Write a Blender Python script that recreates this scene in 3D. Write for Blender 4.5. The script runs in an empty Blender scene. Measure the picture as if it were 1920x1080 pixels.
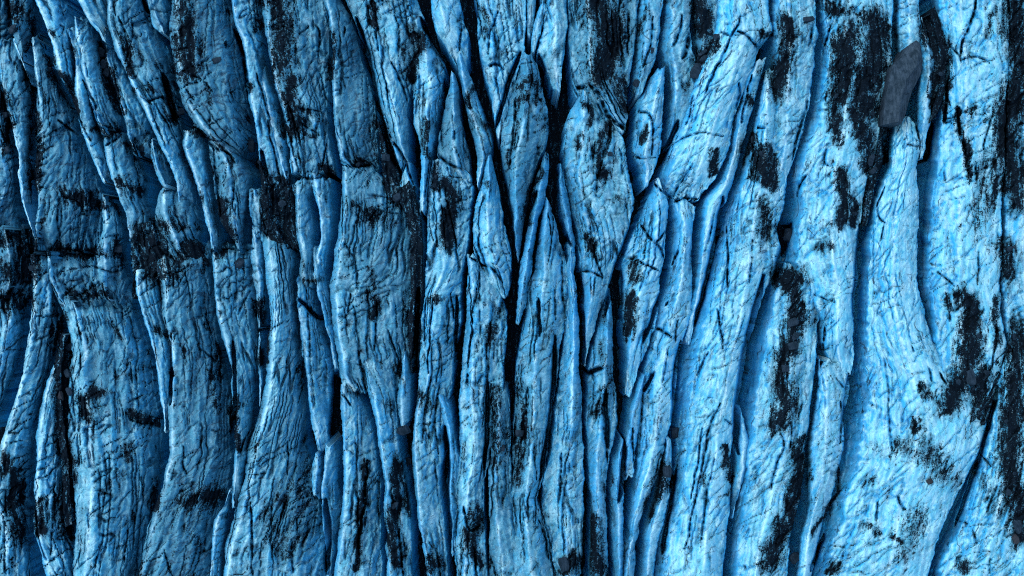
import bpy, math, random
import numpy as np

# ------------------------------------------------------------------ camera, sky, sun, exposure
S = bpy.context.scene
COL = S.collection
PPM = 20.0                 # photo pixels per metre on the ice surface
CAMH = 80.0                # drone height above the crests
cam_d = bpy.data.cameras.new('camera'); cam = bpy.data.objects.new('camera', cam_d); COL.objects.link(cam)
cam.location = (0, 0, CAMH); cam.rotation_euler = (0, 0, 0)
cam_d.sensor_width = 36.0; cam_d.lens = 36.0 * CAMH / 96.0
cam_d.clip_start = 0.5; cam_d.clip_end = 5000
S.camera = cam
SUN_EL, SUN_AZ = 58.0, 300.0       # overcast evening: a broad soft glow from the left, a little from the top
w = bpy.data.worlds.new('World'); S.world = w; w.use_nodes = True
nt = w.node_tree; nt.nodes.clear()
sky = nt.nodes.new('ShaderNodeTexSky'); sky.sky_type = 'NISHITA'; sky.sun_disc = False
sky.sun_elevation = math.radians(SUN_EL); sky.sun_rotation = math.radians(SUN_AZ)
sky.ozone_density = 0.35; sky.dust_density = 1.0
bg = nt.nodes.new('ShaderNodeBackground'); bg.inputs['Strength'].default_value = 0.15
wo = nt.nodes.new('ShaderNodeOutputWorld')
nt.links.new(sky.outputs[0], bg.inputs[0]); nt.links.new(bg.outputs[0], wo.inputs[0])
sun_d = bpy.data.lights.new('sun', 'SUN'); sun = bpy.data.objects.new('sun', sun_d); COL.objects.link(sun)
sun_d.energy = 0.5; sun_d.angle = math.radians(90); sun_d.color = (1.0, 0.97, 0.92)
a = math.radians(SUN_AZ); e = math.radians(SUN_EL)
from mathutils import Vector
sdir = Vector((math.sin(a) * math.cos(e), math.cos(a) * math.cos(e), math.sin(e)))
sun.rotation_euler = sdir.to_track_quat('Z', 'Y').to_euler()
S.view_settings.view_transform = 'Standard'; S.view_settings.look = 'None'
S.view_settings.gamma = 1.0; S.view_settings.use_curve_mapping = False
S.view_settings.exposure = 1.28
S.render.engine = 'CYCLES'
S.cycles.use_denoising = False
S.cycles.denoiser = 'OPENIMAGEDENOISE'; S.cycles.denoising_input_passes = 'RGB_ALBEDO_NORMAL'; S.cycles.denoising_prefilter = 'FAST'
S.cycles.pixel_filter_type = 'BLACKMAN_HARRIS'; S.cycles.filter_width = 1.05
S.cycles.max_bounces = 6; S.cycles.diffuse_bounces = 5; S.cycles.glossy_bounces = 2
random.seed(7); rng = np.random.default_rng(7)
# ------------------------------------------------------------------ measured ridges
# every ridge: name, label, options, rows of (y, left foot, crest, right foot) measured on the photograph
# (units: 1/20 m on the crest plane).  options: zc crest height, zl/zr foot heights, p/q steepness of the two flanks, g dust
RIDGES = [
# ---- left field, upper half
('ice_ridge', 'dirty blue ice at the far left edge, beside dark gravel below the upper corner', dict(zc=-.8, zl=-2, zr=-2.2, g=.5),
 [(-10,-60,-20,30),(60,-60,-25,24),(120,-60,-15,14),(180,-60,-10,10),(240,-60,-4,22),(300,-60,8,30),(340,-60,15,30),(400,-60,-5,36),(450,-60,0,50)]),
('ice_ridge', 'dusky ridge in the upper left corner crossed by dark gravel', dict(zc=-.6, zl=-2, zr=-2.2, g=.7),
 [(-10,18,30,66),(30,20,34,70),(60,22,36,66),(80,26,40,60),(110,30,44,52)]),
('ice_ridge', 'narrow pale-rimmed ridge near the left edge tapering above the dark slab', dict(zl=-2.4, zr=-2.2, p=1., q=1.4, g=.3),
 [(70,0,10,36),(90,-2,6,42),(160,1,6,62),(235,20,25,62),(290,31,35,57),(325,30,34,60),(395,45,49,64),(432,60,64,68)]),
('ice_fin', 'pale sliver of ice beside the upper left gully', dict(zc=-.3, zl=-2, zr=-2),
 [(66,24,28,32),(85,26,32,46),(110,36,42,56),(140,50,54,60),(165,58,60,63)]),
('ice_ridge', 'broad dusted pale-rimmed ridge ending in a rounded lump above the dark band', dict(zl=-2.3, zr=-2.6, p=1., q=1.2, g=.5),
 [(66,58,64,74),(85,60,64,86),(130,62,68,100),(170,68,74,115),(210,68,78,138),(250,62,80,150),(290,66,78,165),(330,66,71,182),(380,70,76,195),(430,66,70,192),(468,64,69,183)]),
('ice_ridge', 'smooth pale ridge running down from the top edge near the left corner', dict(zc=.2, zl=-2.4, zr=-1.9, q=1.5, g=.1),
 [(-10,62,68,122),(40,80,84,133),(85,98,102,138),(125,104,111,141),(145,114,118,143),(180,135,140,148),(208,143,146,150)]),
('ice_ridge', 'long thin pale-rimmed ridge winding down to the stone-filled notch', dict(zc=.1, zl=-2.4, zr=-1.9, p=1, g=.15),
 [(55,125,129,152),(100,135,140,166),(130,138,143,162),(180,140,147,176),(240,150,156,186),(285,168,173,202),(335,190,195,214),(346,196,200,206)]),
('ice_ridge', 'wedge of pale ice left of the string of stones in the upper left', dict(zc=-.2, zl=-1.8, zr=-2.5, q=1.5, g=.3),
 [(28,138,143,160),(70,140,147,190),(110,150,157,197),(145,155,161,205),(190,165,173,222),(225,178,185,232),(247,190,202,222)]),
('ice_ridge', 'stepped ridge whose pale crest ends in a rounded nose above the gravel patch', dict(zc=-.3, zl=-2.4, zr=-2.3, q=1.1, g=.4),
 [(250,192,200,230),(270,193,202,240),(300,198,204,258),(340,210,216,275),(375,222,228,270),(400,235,239,288),(430,237,243,287),(460,245,250,280),(485,252,256,264)]),
('ice_ridge', 'deep blue ridge lying close against the tall dark-streaked ridge', dict(zc=-.8, zl=-2.2, zr=-2.4, q=1.0, g=.2),
 [(45,192,198,206),(110,196,202,224),(165,214,218,256),(220,232,238,284),(270,243,248,290),(296,252,260,288)]),
('ice_fin', 'thin pale streaks of ice at the top edge beside the tall streaked ridge', dict(zc=0, zl=-1.9, zr=-1.5),
 [(-10,140,148,202),(30,158,165,202),(60,184,190,205),(76,195,198,204)]),
('ice_ridge', 'tall ridge with a long pale left rim and dark streaks below its flat head', dict(zc=.5, zl=-2.8, zr=-3, p=1, q=1.3, g=.35),
 [(-10,196,206,276),(32,200,207,286),(50,203,209,290),(95,216,224,318),(125,230,236,324),(155,243,248,330),(190,260,268,338),(225,276,284,342),(265,296,302,345),(300,312,318,350),(340,328,333,366),(385,335,341,374)]),
('ice_ridge', 'knobbly dark-dusted lump right of the rounded nose, over the gravel patch', dict(zc=-.2, zl=-2.2, zr=-2.4, g=.5),
 [(348,300,310,330),(370,294,306,362),(400,288,308,374),(430,290,322,376),(460,310,336,374),(487,340,356,368)]),
('ice_fin', 'short dusky wedge between the stepped ridge and the long pale rim', dict(zc=-.9, zl=-2.4, zr=-2.4, g=.4),
 [(258,282,288,292),(290,284,292,312),(320,290,300,322),(345,300,312,326)]),
('ice_block', 'small pale block wedged at the top edge above the dark slot', dict(zc=-.4, zl=-2.6, zr=-2.6),
 [(-10,272,282,322),(25,280,290,320),(52,286,304,319),(64,300,308,314)]),
('ice_ridge', 'big rounded grey-blue ridge with a black gravel smear along its left side', dict(zc=.8, zl=-2.4, zr=-3, p=1.4, q=1.6, g=.8),
 [(-10,320,332,426),(40,319,332,442),(90,320,334,455),(140,328,340,462),(190,340,352,468),(235,365,380,472),(265,395,408,470),(290,425,434,456),(308,440,443,448)]),
('ice_ridge', 'square-topped upright slab below the big grey-blue ridge', dict(zc=.2, zl=-2.6, zr=-1.9, p=1, q=1.1, g=.2),
 [(236,344,352,384),(270,341,347,386),(325,360,365,393),(365,370,376,398),(395,379,385,401),(430,388,394,408),(473,397,401,410)]),
('ice_ridge', 'cracked grey ridge with a black pocket, right of the square-topped slab', dict(zc=0, zl=-1.9, zr=-2.7, p=1.5, q=1.3, g=.6),
 [(258,388,394,402),(290,392,420,455),(330,398,432,475),(370,404,436,472),(410,408,440,462),(450,436,447,459),(464,446,450,455)]),
('ice_ridge', 'pale narrow ridge running close beside the long black-smeared ridge, upper left', dict(zc=.3, zl=-2.8, zr=-2, p=1, g=.15),
 [(-10,430,437,490),(40,436,442,492),(75,452,458,494),(140,460,466,500),(190,466,471,512),(235,476,481,524),(290,484,490,535),(345,492,500,546)]),
('ice_fin', 'thin split blade between two dark slots left of the long black-smeared ridge', dict(zc=0, zl=-2.4, zr=-2.2),
 [(130,480,484,502),(200,496,501,528),(260,510,516,541),(320,528,533,548),(352,537,541,550)]),
# ---- left field, lower half
('ice_block', 'low dirty slab at the left edge buried under black gravel', dict(zc=-1.2, zl=-2, zr=-2.4, g=1),
 [(440,-60,10,58),(480,-60,20,62),(520,-60,20,60),(548,-60,10,58)]),
('ice_block', 'rounded block at the left edge just below the black gravel slab', dict(zc=-.4, zl=-2, zr=-2.4, q=1.8, g=.2),
 [(556,-60,5,46),(575,-60,10,50),(610,-60,18,46),(650,-60,10,42),(700,-60,0,30),(750,-60,-15,10),(800,-60,-40,0)]),
('ice_ridge', 'leaning pale-rimmed ridge curving down to the lower left corner', dict(zc=.1, zl=-2.4, zr=-2.5, p=1, q=1.2, g=.25),
 [(482,58,66,118),(545,60,66,114),(615,55,60,118),(685,45,50,96),(755,25,32,76),(810,8,14,68),(850,-2,6,66),(930,-60,-5,63),(1010,-60,12,58),(1095,-60,14,66)]),
('ice_ridge', 'pale ridge left of the long black gravel streak in the lower left', dict(zc=-.1, zl=-2.4, zr=-1.9, p=1, q=1.5, g=.1),
 [(655,110,116,124),(690,97,104,114),(740,78,86,118),(800,70,77,116),(860,66,73,120),(930,64,71,126),(1000,62,74,136),(1095,92,100,148)]),
('ice_block', 'banded dark block above the broad smooth buttress at lower left', dict(zc=-.3, zl=-2.3, zr=-2.6, p=1, g=.8),
 [(488,86,92,172),(520,90,97,240),(545,100,106,252),(575,112,124,248),(592,120,136,236)]),
('ice_block', 'dusty lump between the dark band and the rounded nose at left', dict(zc=-.5, zl=-2.3, zr=-2.4, g=.5),
 [(384,190,196,214),(430,190,200,236),(470,180,196,228),(500,172,196,234),(530,172,200,246),(556,190,206,238)]),
('ice_ridge', 'broad smooth buttress right of the long black gravel streak, lower left', dict(zc=.7, zl=-2.1, zr=-2.9, p=1.6, q=1.5, g=.3),
 [(572,118,140,236),(600,122,150,262),(650,134,160,282),(700,130,160,294),(765,130,165,305),(820,128,168,306),(880,136,170,300),(940,138,170,290),(1000,138,165,278),(1095,138,160,262)]),
('ice_ridge', 'slender pale strip squeezed between the broad buttress and its wide right neighbour', dict(zc=.1, zl=-2.5, zr=-1.8, p=1, q=1.2, g=.1),
 [(500,250,256,300),(550,254,259,305),(620,276,281,318),(680,290,295,322),(740,299,305,322),(790,306,311,317),(812,309,312,315)]),
('ice_ridge', 'wide dust-darkened ridge with a jagged pale left rim widening to the bottom edge', dict(zc=.4, zl=-2.6, zr=-2.7, p=1, q=1.3, g=.6),
 [(476,262,300,398),(540,300,313,402),(600,305,313,404),(660,318,326,416),(720,318,325,428),(780,315,323,434),(850,316,324,434),(920,298,306,430),(980,280,290,404),(1095,254,262,394)]),
('ice_fin', 'small bright pointed fin at the bottom edge between two wide ridges', dict(zc=.2, zl=-2.6, zr=-2.2, p=1, q=1),
 [(928,428,432,436),(960,408,414,432),(985,401,406,430),(1030,396,401,420),(1095,388,393,420)]),
('ice_ridge', 'bent ridge with a dark stepped right flank left of centre', dict(zc=.1, zl=-2.5, zr=-2.5, p=1, q=1.4, g=.4),
 [(474,396,401,478),(540,400,405,488),(590,404,411,490),(640,418,425,488),(690,432,438,485),(740,433,439,479),(800,440,445,475),(850,438,445,470),(900,435,441,458),(952,433,438,446)]),
('ice_fin', 'tiny pale splinter beside the dark stone gully, left of the smooth column', dict(zc=-.5, zl=-2.6, zr=-2.4),
 [(628,483,487,491),(680,483,488,497),(720,484,490,497),(768,484,487,491)]),
('ice_block', 'blue broken knob beside the stone pile at left centre', dict(zc=-.8, zl=-2.6, zr=-2.5),
 [(352,468,478,492),(400,470,484,510),(434,474,486,506)]),
('ice_fin', 'low dark blue ledge left of the smooth column head', dict(zc=-1.1, zl=-2.6, zr=-2.5, g=.3),
 [(438,470,478,490),(490,470,482,496),(540,478,488,500),(600,482,488,496)]),
('ice_ridge', 'smooth column that fans out into a wide dark foot at the bottom edge', dict(zc=.6, zl=-2.5, zr=-2.9, p=1.3, q=1.5, g=.35),
 [(430,488,502,542),(480,492,508,558),(540,500,515,556),(600,505,516,560),(660,500,512,568),(720,495,508,572),(780,482,496,574),(840,465,482,577),(900,456,472,592),(960,440,456,602),(1020,422,435,613),(1095,414,422,618)]),
('ice_ridge', 'crooked pale-rimmed ridge left of the black pit', dict(zc=.1, zl=-2.4, zr=-3.2, p=1, q=1.2, g=.15),
 [(525,552,557,588),(570,553,558,596),(620,560,566,613),(690,570,577,628),(750,574,583,632),(800,582,594,628),(836,594,602,620)]),
('ice_block', 'bright blue broken spur below the black pit', dict(zc=-.3, zl=-2.6, zr=-2.9, p=1.2, q=1.4),
 [(834,606,622,634),(870,604,611,638),(910,600,605,641),(960,598,602,641),(1000,602,607,634),(1040,612,616,629),(1082,615,618,622)]),
('ice_block', 'small bright crumbled lump on the flank left of the blue spur', dict(zc=-.5, zl=-2.2, zr=-2.6),
 [(850,588,596,602),(870,584,596,608),(900,582,594,606),(930,584,592,602)]),
('ice_fin', 'thin curved rib slanting down into the black pit', dict(zc=0, zl=-3, zr=-2.4, p=1),
 [(470,583,588,600),(540,590,596,616),(580,598,604,620),(630,612,617,631),(680,622,628,636),(717,632,636,641)]),
# ---- centre left
('ice_ridge', 'long pale-rimmed ridge with black gravel smears, left of centre at the top', dict(zc=.5, zl=-2.6, zr=-1.6, p=1, q=1.6, g=.35),
 [(-10,488,496,612),(50,494,503,620),(100,500,506,622),(130,504,510,619),(210,528,534,618),(280,542,548,622),(328,548,554,630)]),
('ice_ridge', 'steep slab falling to the long diagonal crevasse, right of the black-smeared ridge', dict(zc=.4, zl=-1.6, zr=-3.4, p=1.2, q=1.1, g=.6),
 [(-10,600,612,636),(30,612,620,660),(75,619,627,673),(140,618,626,691),(200,622,629,706),(250,625,634,713),(300,635,646,713),(320,654,668,710)]),
('ice_ridge', 'knuckled short ridge under the dark cross gap, left of the chisel-topped wall', dict(zc=-.1, zl=-2.6, zr=-2, g=.4),
 [(336,548,556,602),(370,550,558,584),(430,552,561,592),(480,562,571,590),(545,560,568,588)]),
('ice_ridge', 'pale short ridge hugging the chisel-topped wall on its left', dict(zc=.1, zl=-2, zr=-2.6, g=.1),
 [(332,578,590,624),(390,594,601,629),(440,597,605,629),(480,588,597,618),(535,584,592,612)]),
('ice_ridge', 'chisel-topped wall with a brown banded head and pale left edge', dict(zc=.9, zl=-3, zr=-3, p=1, q=1.3, g=.45),
 [(310,640,648,700),(350,639,649,738),(400,637,646,766),(440,630,641,776),(490,620,632,779),(540,614,623,779),(600,619,627,776),(650,627,635,772),(690,633,641,768),(735,640,664,745)]),
('ice_ridge', 'left leg of the split wall, with a black crack near the bottom edge', dict(zc=.4, zl=-2.9, zr=-2.5, p=1.2, q=1.5, g=.3),
 [(722,636,642,664),(760,637,644,685),(800,638,647,701),(850,640,650,709),(910,640,648,717),(970,636,645,717),(1030,629,641,719),(1095,620,630,723)]),
('ice_ridge', 'right leg of the split wall, narrow and pale with black dust down its face', dict(zc=.4, zl=-2.4, zr=-2.8, p=1.2, q=1.4, g=.2),
 [(655,668,680,735),(700,680,691,741),(750,692,702,746),(800,703,711,750),(850,712,719,756),(900,718,726,766),(960,716,724,773),(1020,722,729,777),(1095,724,732,778)]),
('ice_fin', 'leaf-shaped flake leaning on the split wall beside the central gully', dict(zc=0, zl=-2.4, zr=-2.8, p=1, q=1.4),
 [(664,753,758,763),(710,745,756,773),(750,741,752,775),(790,748,756,769),(804,753,757,762)]),
('ice_ridge', 'long tapering ridge right of the diagonal crevasse, pointing down at the centre left', dict(zc=.5, zl=-3.4, zr=-2.6, p=1.2, q=1.4, g=.35),
 [(-10,640,690,780),(40,662,704,802),(75,675,709,803),(120,688,718,796),(160,696,730,774),(200,708,737,769),(250,722,748,769),(290,746,758,769),(314,757,761,766)]),
('ice_fin', 'dark little blade in the debris left of the tapering ridge tip', dict(zc=-.6, zl=-2.6, zr=-2.6, g=.3),
 [(218,714,718,726),(260,722,736,749),(300,738,750,758),(312,748,753,758)]),
('ice_block', 'blue wedge beneath the crossing of two thin cracks, left of centre', dict(zc=-.5, zl=-2.6, zr=-2.6),
 [(308,757,763,770),(340,748,766,780),(366,746,768,784),(380,760,772,782)]),
('ice_fin', 'pointed diamond of pale ice below the dark fork, left of the centre fins', dict(zc=.4, zl=-2.8, zr=-3, p=1.2, q=1.2, g=.15),
 [(57,788,793,797),(90,782,798,821),(120,774,802,839),(160,770,806,838),(220,770,802,824),(265,780,801,816),(290,784,798,810),(340,788,797,806),(400,784,791,800)]),
('ice_ridge', 'bright knobbly ridge at the top edge over the fork of two crevasses', dict(zc=.4, zl=-3, zr=-3.2, p=1.4, q=1.4, g=.1),
 [(-10,803,820,862),(30,806,832,874),(60,812,841,883),(100,835,852,883),(126,850,862,878)]),
('ice_fin', 'dark-faced blade directly beneath the crevasse fork, right of the diamond', dict(zc=.1, zl=-2.6, zr=-3.2, p=1.1, q=1.1, g=.4),
 [(104,856,862,867),(150,860,869,890),(190,868,879,906),(230,874,890,923),(262,882,902,929),(300,890,905,917),(342,893,897,901)]),
('ice_fin', 'rough grey blade with a needle tip between the diamond and the dark-faced blade', dict(zc=.2, zl=-2.8, zr=-2.8, p=1.1, q=1.1, g=.5),
 [(137,844,848,852),(170,838,850,863),(215,828,850,869),(260,818,849,875),(290,812,852,883),(320,830,861,889),(346,860,880,893)]),
('ice_ridge', 'long flat-topped column with slanting cracks and black smears, just left of centre', dict(zc=.5, zl=-2.5, zr=-3.2, p=1.5, q=1.5, g=.2),
 [(294,806,820,856),(340,800,818,892),(400,798,824,886),(450,797,832,881),(500,794,832,873),(550,792,816,869),(600,788,810,866),(650,784,806,861),(700,782,804,856),(745,780,798,848)]),
('ice_ridge', 'lower column bulging to the bottom edge beneath the flat-topped column', dict(zc=.3, zl=-2.9, zr=-3.2, p=1.3, q=1.7, g=.3),
 [(735,780,790,838),(790,772,781,836),(840,768,779,839),(880,770,781,829),(920,772,783,831),(970,778,788,839),(1040,790,800,843),(1095,795,806,847)]),
('ice_fin', 'sinuous bright sliver right of the bulging lower column', dict(zc=-.2, zl=-3, zr=-2.8),
 [(738,820,826,836),(800,834,843,853),(860,838,848,861),(910,832,846,863),(980,838,846,854),(1045,845,849,853)]),
# ---- centre
('ice_ridge', 'blue knobbly ridge ending in a spike above the central blade at the top', dict(zc=-.5, zl=-3.2, zr=-3.2, p=1.2, q=1.2, g=.1),
 [(-10,886,912,988),(40,892,918,992),(100,894,922,986),(125,900,930,976),(170,912,938,966),(210,920,942,958),(256,931,935,938)]),
('ice_fin', 'tall central blade with a brown banded tip', dict(gap=2.5, zc=1.5, zl=-3.4, zr=-3.4, p=1.2, q=1.2, g=.5),
 [(96,982,988,998),(130,966,991,1018),(170,955,990,1025),(215,942,985,1034),(265,933,976,1037),(300,935,969,1018),(350,944,966,1001),(400,952,968,991),(450,960,967,981),(486,967,970,973)]),
('ice_fin', 'slim smooth sliver leaning against the right side of the central blade', dict(zc=.2, zl=-2.8, zr=-3.2, p=1.2, q=1),
 [(284,1019,1024,1030),(325,1004,1018,1031),(370,994,1010,1027),(420,988,999,1010),(470,980,991,1003),(520,972,985,999),(560,968,978,990),(605,967,972,978)]),
('ice_fin', 'pointed blade with small black holes, left of the central blade base', dict(zc=.7, zl=-3.2, zr=-3.2, p=1.2, q=1.2, g=.1),
 [(287,913,917,922),(330,900,916,935),(400,884,913,946),(450,880,916,959),(480,885,926,964),(520,905,939,967),(557,932,946,956)]),
('ice_ridge', 'long furrowed column under the holed blade reaching the bottom edge', dict(zc=.4, zl=-3.2, zr=-2.9, p=1.4, q=1.4, g=.2),
 [(479,874,881,887),(520,872,884,922),(560,872,888,949),(620,866,886,953),(680,860,886,951),(740,857,886,949),(790,856,888,945),(840,857,888,922),(900,850,880,913),(980,846,872,911),(1095,850,872,919)]),
('ice_ridge', 'dark-mottled foot beside the furrowed column at the bottom edge', dict(zc=.1, zl=-2.6, zr=-2.8, p=1.4, q=1.4, g=.4),
 [(738,920,934,956),(800,918,936,961),(860,914,932,963),(920,908,928,966),(1000,912,936,973),(1095,916,942,982)]),
('ice_fin', 'great lower blade rising to a needle point right below the central blade', dict(gap=1.5, zc=1.3, zl=-3.3, zr=-2.9, p=1.2, q=1.2, g=.3),
 [(373,1021,1026,1030),(430,1006,1023,1051),(500,998,1022,1070),(540,985,1018,1075),(600,975,1012,1070),(660,968,1006,1056),(710,962,1002,1050),(760,958,1000,1042),(820,957,998,1038),(880,955,992,1028),(940,950,986,1012),(1000,950,990,1036),(1095,955,1000,1046)]),
('ice_ridge', 'smooth narrow strip right of the great lower blade', dict(zc=.3, zl=-2.7, zr=-3, p=1.4, q=1.1, g=.2),
 [(420,1062,1066,1070),(480,1064,1071,1081),(560,1058,1077,1086),(640,1053,1077,1090),(700,1045,1075,1092),(780,1037,1072,1094),(850,1027,1067,1098),(900,1013,1063,1101),(960,1012,1061,1099),(1020,1030,1063,1096),(1095,1036,1066,1093)]),
('ice_fin', 'thin dark spike between the great lower blade and the cleft ridge', dict(zc=.1, zl=-3, zr=-3),
 [(308,1044,1048,1052),(350,1040,1050,1063),(400,1052,1062,1073),(450,1062,1070,1079),(500,1070,1075,1081)]),
('ice_ridge', 'cleft ridge with a knife tip below the curved crack, right of centre', dict(zc=.7, zl=-3.3, zr=-2.8, p=1.1, q=1.3, g=.25),
 [(166,1088,1096,1108),(210,1060,1095,1132),(260,1052,1092,1172),(320,1055,1088,1182),(380,1066,1095,1196),(430,1075,1105,1186),(480,1083,1113,1168),(520,1086,1112,1150),(560,1090,1108,1136),(600,1090,1101,1119),(650,1092,1097,1105),(688,1094,1096,1099)]),
('ice_ridge', 'ridge under the big black gravel patch at the top, right of centre', dict(zc=.7, zl=-2.6, zr=-3, p=1.3, q=1.5, g=.4),
 [(-10,1060,1102,1202),(60,1062,1106,1199),(120,1064,1106,1191),(150,1066,1112,1183),(180,1072,1125,1181),(220,1105,1150,1181),(243,1150,1166,1178)]),
('ice_ridge', 'smooth bright blue hollow face behind the central blade tip', dict(zc=0, zl=-3, zr=-2.3, p=1.2, q=1.4),
 [(-10,1008,1032,1066),(50,1015,1042,1067),(100,1003,1036,1064),(130,1018,1041,1060),(168,1036,1046,1053)]),
('ice_fin', 'little pale tooth above the tip of the central blade', dict(zc=-.6, zl=-3.2, zr=-3),
 [(4,1012,1016,1021),(40,996,1008,1023),(75,994,1004,1013),(88,997,1001,1006)]),
('ice_fin', 'dark upright splinter in the top crevasse left of the tooth', dict(zc=-1.2, zl=-3.4, zr=-3.2, g=.6),
 [(-10,985,996,1010),(30,984,994,1004),(66,988,993,998)]),
# ---- right of centre
('ice_ridge', 'furrowed narrow ridge at the top edge right of the big gravel patch', dict(zc=.1, zl=-2.9, zr=-2.5, p=1.1, q=1.2, g=.25),
 [(-10,1198,1216,1248),(60,1192,1212,1242),(110,1186,1208,1232),(150,1182,1200,1216),(172,1184,1194,1204)]),
('ice_fin', 'pale lance-shaped fin with a small black seam, left of the great white ridge', dict(zc=.5, zl=-2.9, zr=-2.9, p=1.2, q=1.1, g=.1),
 [(116,1238,1244,1250),(150,1215,1239,1251),(190,1192,1228,1248),(240,1184,1220,1245),(290,1182,1210,1240),(320,1198,1215,1228),(346,1206,1210,1214)]),
('ice_block', 'square-ended pale block in front of the lance-shaped fin', dict(zc=.4, zl=-2.9, zr=-2.2, p=1.2, q=1.3, g=.1),
 [(208,1200,1210,1222),(240,1190,1206,1222),(270,1184,1202,1219),(292,1183,1198,1212)]),
('ice_ridge', 'grey-blue double ridge at the top edge left of the gravel chute', dict(zc=-.2, zl=-2.8, zr=-2.3, p=1.1, q=1.2, g=.4),
 [(-10,1246,1264,1302),(50,1240,1264,1297),(90,1232,1259,1300),(130,1248,1266,1311),(180,1252,1268,1306),(230,1250,1262,1291),(275,1245,1252,1260)]),
('ice_ridge', 'gravel-streaked shoulder at the top edge left of the great white ridge', dict(zc=-.1, zl=-2.4, zr=-1.8, g=.35),
 [(-10,1296,1316,1352),(60,1300,1322,1350),(110,1300,1316,1336),(160,1296,1306,1318),(230,1284,1291,1300)]),
('ice_ridge', 'great white ridge sweeping down from the top edge to a level break', dict(zc=1., zl=-2.9, zr=-2.5, p=1.8, q=1.2, g=.0),
 [(-10,1336,1388,1442),(55,1326,1395,1450),(100,1305,1384,1422),(160,1288,1364,1401),(220,1265,1342,1378),(280,1245,1324,1367),(330,1230,1306,1347),(360,1236,1296,1324),(376,1258,1290,1309)]),
('ice_block', 'cracked pale tongue beneath the level break of the great white ridge', dict(zc=.7, zl=-3.3, zr=-2.4, p=1.6, q=1.3, g=.05),
 [(342,1225,1231,1239),(380,1205,1238,1257),(430,1185,1234,1254),(480,1165,1226,1251),(520,1158,1214,1242),(560,1160,1196,1240),(620,1165,1186,1232),(680,1168,1179,1206),(742,1169,1173,1182)]),
('ice_ridge', 'smooth winding column right of the cracked pale tongue', dict(zc=.5, zl=-2.5, zr=-2.9, p=1.5, q=1.4, g=.1),
 [(376,1257,1276,1307),(430,1259,1286,1305),(480,1258,1282,1301),(530,1248,1276,1303),(590,1228,1264,1299),(640,1215,1252,1283),(700,1205,1243,1273),(760,1196,1237,1265),(820,1194,1230,1256),(880,1190,1217,1240),(950,1180,1196,1213),(1020,1170,1183,1197),(1095,1166,1176,1192)]),
('ice_fin', 'thin twisting rib left of the winding column near the bottom', dict(zc=-.1, zl=-3, zr=-2.8),
 [(700,1202,1207,1213),(770,1178,1189,1206),(840,1168,1175,1198),(900,1166,1175,1190)]),
('ice_fin', 'needle-topped wedge with a dark slit between the strips at lower centre', dict(zc=.4, zl=-3.1, zr=-3.1, p=1.2, q=1.1, g=.3),
 [(543,1137,1141,1146),(600,1122,1141,1151),(660,1105,1137,1153),(720,1096,1133,1156),(790,1095,1127,1163),(850,1098,1120,1150),(900,1100,1119,1141),(980,1104,1121,1142),(1095,1101,1119,1145)]),
('ice_fin', 'low smooth blue rib at the bottom edge right of the needle-topped wedge', dict(zc=-.2, zl=-3, zr=-2.8),
 [(835,1162,1168,1173),(860,1147,1161,1176),(920,1143,1159,1174),(1000,1144,1161,1172),(1095,1148,1161,1174)]),
('ice_ridge', 'blue flank strip falling right of the great white ridge into the long crevasse', dict(zc=-.2, zl=-2.3, zr=-3, p=1.2, q=1.2, g=.05),
 [(110,1412,1420,1440),(150,1396,1405,1424),(220,1378,1391,1411),(290,1366,1378,1393),(340,1348,1362,1376),(380,1312,1340,1361),(430,1308,1326,1346),(480,1302,1319,1341),(540,1297,1311,1326),(600,1287,1297,1309),(642,1284,1289,1294)]),
('ice_ridge', 'broad pale ridge with a wide shadowy left wall and long fine cracks, right of centre', dict(zc=.9, zl=-3.3, zr=-2.7, p=1.7, q=1.2, g=.1),
 [(130,1432,1440,1458),(200,1420,1438,1462),(260,1405,1434,1462),(320,1386,1430,1476),(380,1363,1420,1472),(430,1347,1410,1462),(490,1331,1408,1468),(540,1316,1398,1440),(600,1296,1388,1420),(660,1280,1375,1404),(720,1272,1362,1392),(780,1266,1352,1382),(850,1263,1342,1376),(900,1262,1334,1372),(960,1242,1328,1369),(1020,1227,1322,1362),(1095,1217,1318,1357)]),
('ice_fin', 'small pale rib at the foot of the dark crevasse right of the broad pale ridge', dict(zc=-.3, zl=-3, zr=-2.6),
 [(760,1378,1383,1390),(800,1376,1389,1399),(830,1374,1396,1409),(880,1372,1392,1403),(920,1371,1383,1391),(972,1366,1371,1376)]),
('ice_fin', 'dark-flanked wedge at the bottom edge beside the long shadowy wall', dict(zc=-.4, zl=-2.9, zr=-2.4, g=.3),
 [(835,1246,1250,1258),(880,1236,1248,1262),(940,1224,1240,1256),(1000,1206,1222,1242),(1095,1194,1210,1226)]),
# ---- right field
('ice_ridge', 'black-blotched narrow ridge at the top, left of the long straight slot', dict(zc=.2, zl=-2.4, zr=-2.2, p=1.3, q=1.2, g=.2),
 [(-10,1444,1478,1532),(60,1446,1482,1532),(120,1442,1480,1528),(200,1440,1478,1517),(260,1440,1472,1502),(320,1440,1464,1482),(364,1454,1462,1470)]),
('ice_ridge', 'long white ridge with black gravel stripes, left of the tall grey boulder', dict(zc=.8, zl=-2.6, zr=-2.4, p=1.6, q=1.5, g=.05),
 [(-10,1528,1580,1676),(50,1534,1585,1674),(100,1536,1590,1673),(165,1530,1590,1669),(225,1512,1585,1656),(280,1492,1575,1646),(330,1476,1565,1628),(390,1486,1560,1617),(440,1476,1560,1612),(490,1466,1562,1608),(540,1500,1572,1606),(600,1526,1572,1604),(650,1534,1570,1602),(705,1558,1578,1597)]),
('ice_ridge', 'pale ridge carrying a trail of stones and black gravel, lower right', dict(zc=.6, zl=-3.2, zr=-2.2, p=1.6, q=1.3, g=.1),
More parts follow.
